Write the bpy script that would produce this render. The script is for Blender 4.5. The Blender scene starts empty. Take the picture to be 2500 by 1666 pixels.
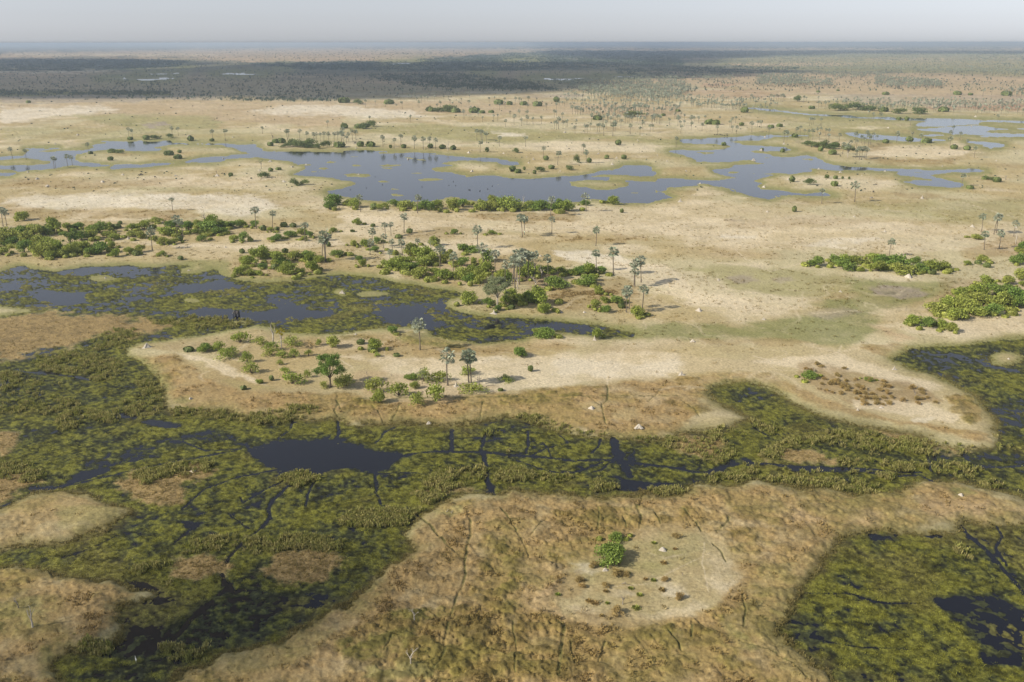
import bpy, math, random, bmesh
import numpy as np
from mathutils import Vector, Matrix, Euler
R = math.radians
random.seed(7); RNG = np.random.default_rng(7)
sc = bpy.context.scene
COL = sc.collection

# ------------------------------------------------------------------ camera, world, sun, exposure
CAMH, PITCH, F = 120.0, R(18.15), 2222.0            # camera height, pitch below the horizon, focal length in photo pixels
cam_d = bpy.data.cameras.new('camera'); cam = bpy.data.objects.new('camera', cam_d); COL.objects.link(cam)
cam.location = (0, 0, CAMH); cam.rotation_euler = (R(90) - PITCH, R(0.06), 0)
cam_d.sensor_width = 36; cam_d.lens = 36 * F / 2500; cam_d.clip_start = 0.5; cam_d.clip_end = 300000
sc.camera = cam
SUN_EL, SHADOW_AZ = R(33), R(19)                    # shadows fall to the right and a little away
world = bpy.data.worlds.new('World'); sc.world = world; world.use_nodes = True
wn = world.node_tree; bg = wn.nodes['Background']
sky = wn.nodes.new('ShaderNodeTexSky'); sky.sky_type = 'NISHITA'; sky.sun_disc = False
sky.sun_elevation = SUN_EL; sky.sun_rotation = R(251); sky.altitude = 900; sky.air_density = 1.1; sky.dust_density = 1.2; sky.ozone_density = 1.0
hs = wn.nodes.new('ShaderNodeHueSaturation'); hs.inputs['Saturation'].default_value = .22; tn = wn.nodes.new('ShaderNodeMix'); tn.data_type = 'RGBA'; tn.blend_type = 'MULTIPLY'; tn.inputs[0].default_value = 1; tn.inputs[7].default_value = (.91, .955, 1.07, 1)
wn.links.new(sky.outputs[0], hs.inputs['Color']); wn.links.new(hs.outputs[0], tn.inputs[6]); wn.links.new(tn.outputs[2], bg.inputs[0]); bg.inputs[1].default_value = 0.108
sun_d = bpy.data.lights.new('sun', 'SUN'); sun = bpy.data.objects.new('sun', sun_d); COL.objects.link(sun)
sun_d.energy = 5.0; sun_d.angle = R(0.55); sun_d.color = (1.0, 0.89, 0.72)
SV = Vector((-math.cos(SHADOW_AZ) * math.cos(SUN_EL), -math.sin(SHADOW_AZ) * math.cos(SUN_EL), math.sin(SUN_EL)))
sun.rotation_euler = SV.to_track_quat('Z', 'Y').to_euler(); sun.location = (0, 0, 400)
sc.view_settings.view_transform = 'Standard'; sc.view_settings.look = 'None'; sc.view_settings.gamma = 1
sc.view_settings.exposure = 0.17
sc.cycles.use_denoising = True
sc.cycles.max_bounces = 5; sc.cycles.diffuse_bounces = 2; sc.cycles.glossy_bounces = 2; sc.cycles.transparent_max_bounces = 8; sc.cycles.volume_bounces = 1

# ------------------------------------------------------------------ pixel <-> ground
CP, SP = math.cos(PITCH), math.sin(PITCH)
def ray(u, v):
    a, b = (u - 1250) / F, (833 - v) / F
    return a, CP + b * SP, -SP + b * CP             # x, y, z of the direction
def at(u, v):
    a, y, z = ray(u, v); t = -CAMH / z
    return a * t, y * t
def height_at(x, y, u, vt):                          # height of the point above (x, y) seen at row vt
    a, yy, z = ray(u, vt); return CAMH + z / yy * y
def chart(x, y):                                     # ground point -> photo coordinates (vectorised)
    d = y * CP + CAMH * SP
    return 1250 + F * x / d, 833 - F * (y * SP - CAMH * CP) / d
S = 2353 / 840.0
TILE = dict(A=(0, 80), B=(830, 80), C=(1660, 80), D=(0, 460), E=(830, 460), F=(1660, 460), G=(0, 850), H=(830, 850), I=(1660, 850),
            J=(0, 1240), K=(830, 1240), L=(1660, 1240))
def parse(s):                                        # "A 10,20 30,40 B 5,6" -> rows of photo coordinates (extra numbers are kept as tile lengths)
    out = []; tx = ty = 0
    for w in s.split():
        if w in TILE: tx, ty = TILE[w]; continue
        n = [float(q) for q in w.split(',')]
        out.append([tx + n[0] / S] + n[1:] + [ty])
    return out
def poly(s): return np.array([(p[0], p[2] + p[1] / S) for p in parse(s)])

# ------------------------------------------------------------------ noise
def _h(i, j, s):
    n = (i.astype(np.int64) * 374761393 + j.astype(np.int64) * 668265263 + s * 1442695041) & 0xffffffff
    n = ((n ^ (n >> 13)) * 1274126177) & 0xffffffff
    return ((n ^ (n >> 16)) & 0xffff) / 65535.0
def vnoise(x, y, s=0):
    i, j = np.floor(x), np.floor(y); fx, fy = x - i, y - j
    fx = fx * fx * (3 - 2 * fx); fy = fy * fy * (3 - 2 * fy)
    a, b, c, d = _h(i, j, s), _h(i + 1, j, s), _h(i, j + 1, s), _h(i + 1, j + 1, s)
    return (a + (b - a) * fx) * (1 - fy) + (c + (d - c) * fx) * fy
def fbm(x, y, s=0, o=4, g=0.5):
    t = 0; a = 1; n = 0
    for k in range(o):
        t = t + a * vnoise(x, y, s + k * 17); n += a; a *= g
        x, y = x * 1.6 - y * 1.2 + 3.1, x * 1.2 + y * 1.6 + 7.7
    return t / n
def ridge(x, y, s=0): return 1 - np.abs(2 * fbm(x, y, s, 3) - 1)
def smooth(a, b, x):
    t = np.clip((x - a) / (b - a), 0, 1); return t * t * (3 - 2 * t)

# ------------------------------------------------------------------ distance fields in photo coordinates
KV = 1.8
def sdf_poly(P, u, v, lim):
    out = np.full(u.shape, -lim, float)
    m = (u > P[:, 0].min() - lim) & (u < P[:, 0].max() + lim) & (v > P[:, 1].min() - lim / KV) & (v < P[:, 1].max() + lim / KV)
    idx = np.nonzero(m)[0]
    if not len(idx): return out
    x, y = u[idx], v[idx] * KV; d2 = np.full(len(idx), 1e12); ins = np.zeros(len(idx), bool); n = len(P)
    for k in range(n):
        ax, ay = P[k][0], P[k][1] * KV; bx, by = P[(k + 1) % n][0], P[(k + 1) % n][1] * KV
        ex, ey = bx - ax, by - ay; L = ex * ex + ey * ey + 1e-9
        t = np.clip(((x - ax) * ex + (y - ay) * ey) / L, 0, 1)
        d2 = np.minimum(d2, (x - ax - t * ex) ** 2 + (y - ay - t * ey) ** 2)
        c = (ay > y) != (by > y)
        if abs(ey) > 1e-9: ins ^= c & (x < ex * (y - ay) / ey + ax)
    d = np.sqrt(d2); d[~ins] *= -1
    out[idx] = np.maximum(d, -lim); return out
def dist_line(P, u, v, lim):
    out = np.full(u.shape, lim, float)
    m = (u > P[:, 0].min() - lim) & (u < P[:, 0].max() + lim) & (v > P[:, 1].min() - lim) & (v < P[:, 1].max() + lim)
    idx = np.nonzero(m)[0]
    if not len(idx): return out
    x, y = u[idx], v[idx] * KV; d2 = np.full(len(idx), 1e12)
    for k in range(len(P) - 1):
        ax, ay = P[k][0], P[k][1] * KV; bx, by = P[k + 1][0], P[k + 1][1] * KV
        ex, ey = bx - ax, by - ay; L = ex * ex + ey * ey + 1e-9
        t = np.clip(((x - ax) * ex + (y - ay) * ey) / L, 0, 1)
        d2 = np.minimum(d2, (x - ax - t * ex) ** 2 + (y - ay - t * ey) ** 2)
    out[idx] = np.minimum(np.sqrt(d2), lim); return out

# ------------------------------------------------------------------ data: water, islands, marsh
OPEN = [  # open water
 "A -60,860 0,852 60,848 150,838 190,815 180,795 250,790 330,785 400,785 370,795 300,798 250,808 330,815 450,810 560,800 620,795 640,778 600,772 680,762 745,755 700,748 650,742 760,740 900,745 1050,740 1165,735 1180,750 1300,758 1450,757 1540,760 1640,765 1735,762 1760,775 1775,790 1790,808 1900,812 2100,818 2100,880 1980,875 1850,862 1750,850 1620,855 1540,862 1510,880 1440,888 1330,885 1240,888 1200,895 1100,905 1000,915 880,925 780,932 750,925 760,908 680,915 600,912 560,910 500,905 420,918 350,928 290,935 200,935 120,948 100,940 40,930 0,925 -60,925",
 "A -60,955 0,955 90,950 100,965 60,975 0,978 -60,985",
 "A 1790,808 1900,812 1960,822 2050,818 2200,815 2353,818 B 0,808 100,806 240,806 300,815 420,818 520,820 600,825 700,838 800,848 900,852 1000,858 1090,868 1150,875 1210,882 1232,895 1200,908 1120,908 1090,888 980,882 860,875 760,878 720,890 700,895 760,910 720,920 640,928 620,936 700,948 780,960 860,975 880,990 960,980 1050,978 1120,990 1200,996 1320,1000 1450,992 1560,985 1660,975 1720,965 1780,950 1860,945 1890,930 1920,915 1960,905 2060,905 2110,915 2130,945 2180,955 2165,968 2130,985 2060,988 1990,978 1850,972 1800,970 1700,985 1840,990 1850,1005 1820,1015 1960,1012 2060,1020 2150,1020 2170,1005 2353,1000 2353,1060 2290,1055 2230,1062 2240,1078 2160,1092 E 2160,10 2220,35 2280,60 2200,80 2100,100 1980,105 1860,92 1760,78 1700,75 1640,90 1560,97 1400,95 1260,92 1100,88 950,92 880,78 800,62 740,62 690,72 600,88 500,92 350,92 160,78 60,62 0,60 D 2353,55 2290,50 2230,38 2250,20 A 2290,1080 2353,1065 B 0,1065 100,1040 120,1025 60,1010 0,1005 A 2353,1003 2300,998 2200,985 2100,980 2010,972 2060,950 2090,930 2080,915 2000,880 1960,872 1900,850",
 "C 0,735 40,728 300,720 430,712 560,706 700,702 870,704 870,712 740,713 640,716 540,738 400,742 350,752 420,766 600,782 690,782 730,796 790,806 700,812 600,812 540,808 480,822 560,832 640,848 720,855 800,850 860,838 920,856 980,885 1060,910 1160,920 1300,930 1420,932 1550,937 1700,945 1850,944 1960,940 2060,945 2105,955 2050,962 1940,963 1850,962 1740,974 1730,985 1780,1002 1850,1018 1930,1036 1945,1050 1880,1058 1740,1058 1640,1048 1535,1022 1640,1012 1725,1024 1700,1005 1600,990 1520,982 1485,968 1505,955 1400,950 1200,945 1080,945 960,932 870,936 900,950 760,965 650,965 500,967 590,972 650,980 560,995 500,1018 560,1034 530,1055 560,1070 650,1075 760,1090 860,1105 F 1000,30 1070,55 900,60 780,48 690,62 600,78 520,62 450,45 400,30 370,8 310,0 C 400,1100 380,1080 300,1065 240,1055 200,1040 130,1028 80,1035 110,1045 0,1060 B 2200,1060 2170,1020 2353,1000 C 0,1003 80,1012 200,1018 300,1010 390,998 290,975 240,955 220,935 340,925 380,908 480,908 590,904 520,890 500,875 400,878 340,888 200,890 100,880 40,845 B 2300,835 2250,812 2300,805 C 0,803 150,808 300,802 362,782 250,762 120,760 0,762 B 2330,750",
 "C 470,515 560,518 640,528 760,543 900,558 1050,566 1150,568 1300,578 1450,583 1600,590 1750,593 1900,597 2050,599 2200,604 2420,610 2420,628 2200,624 2100,619 2060,630 1990,630 1850,641 1740,649 1620,641 1630,622 1700,608 1560,602 1400,595 1240,588 1080,580 900,572 740,554 600,540 480,522",
 "C 1600,662 1780,655 1960,640 2060,640 2160,655 2300,662 2420,660 2420,668 2220,668 2120,672 2090,685 2200,695 2420,703 2420,718 2200,718 2060,712 2000,700 1860,698 1820,690 1700,672",
 "C 1130,692 1200,690 1230,698 1350,705 1480,710 1600,720 1720,730 1830,738 1800,745 1660,745 1540,745 1440,738 1340,735 1230,725 1160,710",
 "C 1960,748 2060,745 2150,758 2220,770 2200,790 2120,795 2060,775 1990,765",
 "C 1640,700 1760,698 1800,706 1700,711",
 # far ponds
 "A 680,316 760,310 850,308 930,311 1000,313 1100,307 1200,307 1170,318 1060,320 1040,329 980,328 930,318 800,318", "A 930,284 980,279 1090,281 1230,276 1220,280 1080,286",
 "A 1465,282 1540,276 1640,277 1740,281 1830,280 1800,286 1690,287 1640,290 1560,285", "A 1205,232 1280,231 1275,235", "A 1900,243 1960,240 1970,245",
 "B 310,214 380,208 480,207 560,194 545,200 470,212 340,217", "B 1155,190 1230,187 1290,192 1350,191 1340,197 1230,197", "B 925,276 960,272 1035,276 1030,282 960,280",
 "B 1275,318 1340,308 1440,310 1540,316 1640,313 1710,315 1600,322 1560,330 1480,328 1400,320", "B 1740,300 1880,300 2030,301 2030,306 1880,305"]
ISLES = [  # land inside the water
 "A 1040,778 1110,768 1250,762 1400,762 1500,768 1600,785 1640,805 1700,825 1640,832 1540,850 1450,850 1380,855 1300,875 1240,885 1150,890 1000,895 880,902 760,905 640,892 560,885 510,865 500,845 520,828 600,812 700,800 830,795 930,808 1050,812 1110,798",
 "A -60,870 0,870 80,858 180,855 300,868 350,880 320,895 200,902 60,905 -60,908",
 "B 1575,1017 1660,1010 1800,1012 1920,1015 1985,1030 1960,1055 1880,1072 1780,1076 1700,1068 1600,1045",
 "B -110,1040 -40,1015 0,1006 60,1012 115,1026 60,1050 0,1064 -100,1072",
 "C 2040,620 2160,615 2420,625 2420,655 2280,650 2120,642", "C 2150,680 2300,672 2420,672 2420,698 2250,695"]
BLOBS = "B 120,975,92,13 350,905,68,9 318,923,32,5 103,912,30,7 522,961,37,6 607,1006,86,11 293,1016,33,6 380,1070,32,7 392,1110,34,7 1090,1040,8,4 540,872,50,5 465,860,25,7 350,822,100,5 2004,1096,33,5 115,890,35,2 105,850,30,3 A 2270,885,32,5 2210,930,40,6 2090,903,40,7 2150,950,40,3 C 865,868,44,5 365,960,44,5 175,825,68,7 590,858,30,3 1650,960,40,3 690,1118,60,4 E 390,45,35,7 1097,20,12,3 D 700,615,80,21 1290,562,68,22 1310,765,52,14 1323,890,16,8 1660,915,75,14 E 0,712,42,24 220,722,112,20 L 0,0,1,1 I 2230,75,120,48 1500,835,30,20"
MARSH = [  # shallow water with floating plants: outline
 "D -300,600 0,575 60,545 150,530 220,545 300,560 380,568 450,560 560,535 700,530 850,525 1000,535 1100,535 1180,525 1240,525 1290,530 1290,545 1225,560 1230,580 1310,585 1390,565 1440,548 1490,558 1530,600 1620,625 1750,640 1850,640 1960,640 2080,628 2150,610 2250,598 2353,590 E 0,588 150,598 250,610 330,630 400,650 500,655 600,680 700,695 790,700 830,722 800,750 740,762 740,800 790,840 900,865 1030,878 1200,885 1350,895 1500,910 1650,925 1800,945 1900,965 1960,985 2040,990 2000,1020 1800,1015 1700,1005 1560,990 1450,985 1350,1000 1250,1040 1100,1050 960,1060 800,1040 700,1030 620,1000 600,970 500,950 300,955 200,965 0,985 D 2353,990 2200,995 2000,985 1900,980 1850,950 1750,935 1600,960 1400,1000 1250,1010 1100,1040 950,1060 860,1100 G 880,60 1000,120 1080,200 1120,300 1110,400 1180,440 1280,430 1400,440 1560,440 1650,460 1720,490 1800,470 2000,480 2200,500 2353,490 H 0,500 100,525 250,535 400,530 550,540 700,550 850,545 950,515 1050,490 1150,475 1280,490 1400,540 1500,575 1640,605 1850,605 2000,615 2200,630 2353,590 I 60,580 200,568 290,575 400,520 480,500 440,460 350,420 250,370 180,310 210,280 330,250 430,240 530,250 620,290 700,340 780,400 900,440 1000,480 1150,520 1300,550 1500,590 1700,640 1850,680 2020,690 2120,680 2150,650 2160,580 2170,500 2120,450 2080,400 2010,330 1930,280 1830,230 1700,175 1600,150 1500,110 1430,80 1560,20 1620,5 F 1650,1120 1630,1095 1750,1085 1900,1085 2100,1060 2200,1045 2353,1030 2800,1000 I 2800,1180 2353,1040 2250,1000 2100,985 2000,950 1900,925 1750,930 1650,915 1550,960 1480,990 1350,1000 1250,1020 1100,980 950,975 800,960 700,940 500,910 400,930 200,945 60,965 0,985 H 2200,1000 2050,990 1900,1010 1750,1020 1640,1040 1500,1010 1350,1000 1200,980 1080,1020 1000,1010 850,1000 760,1040 680,1080 640,1110 K 640,0 560,70 520,130 460,200 460,300 380,380 300,430 240,500 150,580 50,640 0,680 J 2250,700 2150,770 2000,860 1900,930 1750,950 1450,1010 1400,1060 1200,1110 1150,1260 430,1260 350,1060 460,985 640,990 760,910 830,840 790,760 800,700 950,640 1000,590 880,530 750,490 600,480 450,450 250,420 80,410 -400,400 -400,290 0,290 100,260 250,255 420,250 600,200 700,180 780,100 880,20 G 900,1110 700,1060 600,1000 400,970 150,1040 0,1110 -400,1110 D -400,900 0,870 90,855 200,840 200,820 0,810 -300,800",
 "L 2353,110 2800,110 2800,1260 1090,1260 1060,1193 1000,1120 900,1065 850,1015 760,955 690,870 700,780 740,700 780,620 850,560 900,500 960,450 1000,380 1060,270 1120,200 1280,190 1400,170 1600,195 1700,190 1880,180 1880,110 1930,95 2100,130"]
MISLE = [  # dry tussock land inside the marsh
 "D -80,900 0,880 100,870 200,850 330,835 520,850 700,870 900,890 1050,905 1100,925 1080,960 1000,990 900,1010 800,1010 720,980 640,1030 600,1060 500,1100 G 300,30 150,60 0,90 -80,90",
 "G -80,570 0,568 100,565 190,580 170,620 100,660 40,700 -80,710", "G -80,870 0,870 120,860 230,860 310,890 300,930 200,960 100,1000 0,1060 -80,1080",
 "G 780,930 900,880 1060,850 1180,850 1230,810 1330,790 1400,830 1440,860 1330,900 1260,940 1230,1050 1100,1070 1000,1050 850,990",
 "J 1170,360 1250,330 1400,320 1520,350 1540,420 1480,460 1350,480 1220,450 1150,400", "J 1750,420 1900,320 2050,285 2200,290 2320,340 2330,400 2250,480 2100,530 1900,500",
 "I 620,710 760,690 900,700 1050,760 1080,800 900,790 700,770", "H 500,980 700,960 900,960 1000,985 850,1005 650,1010",
 "I 1350,560 1500,590 1700,640 1900,690 2020,700 2010,740 1850,740 1700,700 1500,640", "I 0,600 150,590 280,640 300,700 200,770 60,730 0,700 H 2250,660 2300,620"]
COVER = [  # (outline, floating plant cover, softness px, strength)
 ("D -300,600 0,560 560,530 1500,540 2353,580 E 0,580 400,650 830,720 740,800 1000,860 2040,980 2000,1020 1350,1000 900,1050 600,970 300,955 0,985 D 2353,990 1850,950 1500,900 1100,880 600,830 0,830", 0.46, 12, 1),
 ("D 0,530 600,530 1500,540 1550,620 1250,600 900,590 620,570 560,640 300,570 0,600", 0.22, 16, 1),
 ("D 280,700 560,710 600,780 450,800 300,770 240,740", -0.3, 10, 1), ("D 1180,670 1500,640 1640,670 1500,700 1250,710", -0.2, 12, 1), ("D 0,640 150,640 120,680 0,690", 0.1, 12, 1),
 ("D 1200,840 1500,820 1640,850 1900,820 2050,830 2270,840 2250,870 1950,890 1700,910 1450,900", -0.25, 12, 1), ("D 1850,770 2000,790 2060,830 1950,830", -0.1, 10, 1),
 ("D 1060,740 1300,720 1500,740 1450,800 1250,840 1080,830", 0.72, 10, 1), ("D 310,580 600,600 640,650 540,640 350,620", 0.7, 8, 1), ("D 700,620 1020,610 1030,630 720,655", 0.7, 6, 1), ("D 1650,640 2353,620 2353,720 2000,700 1700,690", 0.62, 14, 1),
 ("E 240,750 560,740 500,790 280,810", 0.7, 8, 1), ("E 250,850 560,780 700,800 750,860 780,920 560,950 450,900 300,880", 0.05, 14, 1), ("E 0,740 200,760 220,860 100,900 0,900", 0.7, 12, 1), ("E 560,790 760,860 900,960 700,940 580,860", 0.55, 10, 1), ("E 1050,900 1700,930 1850,990 1560,980 1250,960", 0.3, 12, 1), ("E 650,970 960,960 1150,980 1100,1040 700,1020", 0.75, 10, 1),
 # lower marsh open water
 ("G 1690,690 1800,660 1900,630 2100,620 2353,630 H 0,650 200,680 300,715 420,735 470,745 380,770 330,810 260,845 200,835 100,820 0,840 G 2250,850 2150,885 2080,860 2040,820 1960,850 1930,880 1880,810 1780,780 1700,730", -0.4, 26, 1),
 ("G 960,500 1040,500 1130,500 1240,520 1220,540 1120,545 1000,520", -0.5, 6, 1), ("G 1200,600 1350,560 1560,570 1660,620 1740,680 1650,690 1450,640 1250,660 1050,700 900,760 750,790 620,810 560,800 700,740 950,680", 0.27, 16, 1),
 ("G 200,985 400,920 620,840 800,775 950,740 1100,720 1000,770 850,790 650,860 450,930 300,980 180,1010", 0.1, 9, 1),
 ("G 100,0 350,0 380,60 150,90 60,60", 0.3, 12, 1), ("G 400,200 1000,180 1050,320 700,380 450,330", 0.66, 18, 1), ("G 1100,300 1180,400 1300,440 1000,470 800,480 600,470 1050,380", 0.3, 12, 0.8),
 ("H 1850,600 1900,640 1940,780 1980,800 1980,870 1940,850 1900,780 1870,700", -0.2, 5, 1), ("H 1930,900 2100,920 2300,930 2353,960 2200,970 2000,980 1900,960", 0.0, 8, 1), ("I 200,840 350,760 480,760 520,780 330,820 280,865 200,870", -0.2, 6, 1), ("I 720,805 950,810 1200,830 1260,850 1000,850 760,835", -0.1, 5, 1), ("H 930,500 1300,500 1400,550 1250,560 1000,560", 0.4, 14, 1),
 ("H 960,690 1000,700 1010,860 1060,1000 1000,1000 985,860 960,760", 0.1, 5, 1), ("I 330,270 560,260 640,330 560,420 450,430 380,360", 0.35, 12, 1), ("I 1560,20 2353,0 2353,200 2100,150 1900,100 1700,130", 0.42, 18, 1), ("I 1900,140 2300,180 2353,300 2150,260 1900,220", 0.85, 16, 1), ("I 2100,330 2353,380 2353,650 2200,560", 0.5, 18, 1), ("I 1700,700 2353,740 2353,1000 2100,930 1700,880", 0.45, 18, 0.8),
 ("J 840,480 1000,520 1080,560 950,570 880,530", -0.1, 7, 1), ("J 1500,440 1530,440 1600,560 1720,560 1600,590 1520,580 1460,640 1470,600 1510,540", -0.1, 6, 1), ("J 1250,90 1400,100 1340,150 1250,140", -0.1, 8, 1),
 ("J 800,700 1100,600 1500,620 1900,540 2300,560 2200,690 1900,900 1400,1000 1150,1193 450,1193 700,950 820,840", 0.26, 40, 1), ("J 700,950 1000,900 1200,760 1350,780 1250,900 1100,1060 1100,1193 650,1193", 0.2, 26, 1),  # sparse plants over dark water; cover lowered further to paint the cloud shade darker
 ("L 1640,600 1700,610 1850,600 1920,560 2000,610 2150,600 2353,700 2353,1100 2200,1090 2100,1080 2020,1020 2030,950 1960,880 1950,800 1860,780 1740,680", 0.04, 18, 1), ("L 1700,615 1950,610 2040,680 1950,720 1800,700", -0.3, 8, 1), ("L 2280,780 2450,780 2450,860 2300,840", -0.3, 8, 1),
 ("L 1280,180 1480,180 1500,230 1300,220", 0.05, 8, 1), ("L 1650,180 1800,190 1780,215 1660,210", 0.0, 6, 1), ("L 1080,500 1250,500 1220,570 1080,540", 0.25, 10, 1), ("L 740,800 960,790 980,900 900,930 760,900", 0.3, 16, 1), ("L 1230,790 1500,780 1480,860 1300,860", 0.35, 12, 1), ("L 900,1060 1200,1100 1400,1193 1050,1193", 0.45, 16, 1)]
CHAN = [  # dark channels between the plants: (line, half width px)
 ("H 430,735 560,715 700,710 850,710 970,712 1060,720 1130,735 1300,740 1450,752 1600,775 1750,765 1880,765 1960,785 2100,800 2353,830", 4), ("H 980,715 990,780 990,860 1020,950 1060,1010", 5), ("H 1850,610 1870,680 1900,750 1960,830 1990,880", 7),
 ("H 240,850 245,920 250,1000 280,1080 K 500,30 560,80 620,140", 3.5), ("H 240,650 300,580 400,530", 3), ("H 760,560 765,640 760,700", 4), ("H 960,700 980,620 1010,570", 3), ("H 1280,570 1290,640 1270,720", 2.5), ("H 1780,620 1760,680 1720,720", 2.5),
 ("H 1300,740 1400,690 1500,660 1560,650 1500,600", 2), ("H 1880,760 1830,800 1780,840 1720,850", 2.5), ("H 1800,780 1700,820 1600,850 1480,850 1350,820 1200,770", 2), ("H 1450,752 1420,690 1380,650", 2), ("H 250,860 400,850 560,860 700,880", 1.8),
 ("I 0,835 100,850 200,850", 3), ("I 460,800 600,790 720,810 950,825 1250,830 1450,850 1650,855", 4), ("I 1250,850 1500,880 1640,870 1740,930", 3.5), ("I 1650,700 1700,760 1720,850", 2.5), ("I 1900,850 2000,810 2200,820 2353,810", 3), ("I 470,500 520,560 600,600 800,580 1000,560", 2),
 ("G 200,990 500,930 800,860 1100,790 1400,740 1600,700", 3), ("G 0,1080 150,1030 350,960 560,900 740,830", 3.5), ("G 1240,1100 1400,960 1600,890 1900,830", 2.2), ("G 1640,1020 1660,1060 1800,970 1960,890", 2.2), ("G 1830,1110 1860,1040 1960,950 2040,900", 3.5), ("G 2080,1100 2100,1000 2160,880", 2.5),
 ("G 100,150 300,170 500,190 620,220", 2.5), ("G 1250,640 1400,700 1650,690", 2), ("G 1900,620 1980,560 2000,500", 2.5), ("G 2300,620 2320,560 2310,500 2353,490", 3.5),
 ("J 1840,0 1845,70 1780,140 1700,200 1640,250 1560,340 1520,420 1520,530", 4), ("J 420,340 560,300 700,240 820,180", 1.8), ("J 1190,230 1260,180 1350,120", 2.5), ("J 1700,140 1620,90 1560,40", 1.8), ("J 1450,640 1300,760 1150,940", 5),
 ("L 1880,95 1960,180 2060,270 2150,360 2240,460 2353,600", 4), ("L 2150,110 2200,200 2150,280 2230,400", 3), ("L 860,585 1000,590 1130,590 1200,600 1300,640 1420,655 1640,660", 3), ("L 1040,610 1200,635 1300,630", 2), ("L 1640,600 1560,560 1300,560", 2), ("L 980,920 1250,960 1560,970", 2.5)]
PAL = dict(tan=(.40, .325, .17), sand=(.62, .54, .39), white=(.66, .61, .50), olive=(.29, .275, .115), lawn=(.20, .215, .075), straw=(.30, .212, .096), clear=(.43, .37, .215), pink=(.42, .32, .195),
           rust=(.19, .145, .044), brown=(.27, .19, .10), mud=(.30, .25, .215), far=(.24, .205, .13), fartan=(.46, .34, .21), red=(.34, .2, .125), wood=(.05, .078, .055), green=(.16, .17, .04), dark=(.12, .11, .07), track=(.60, .52, .37))
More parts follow.
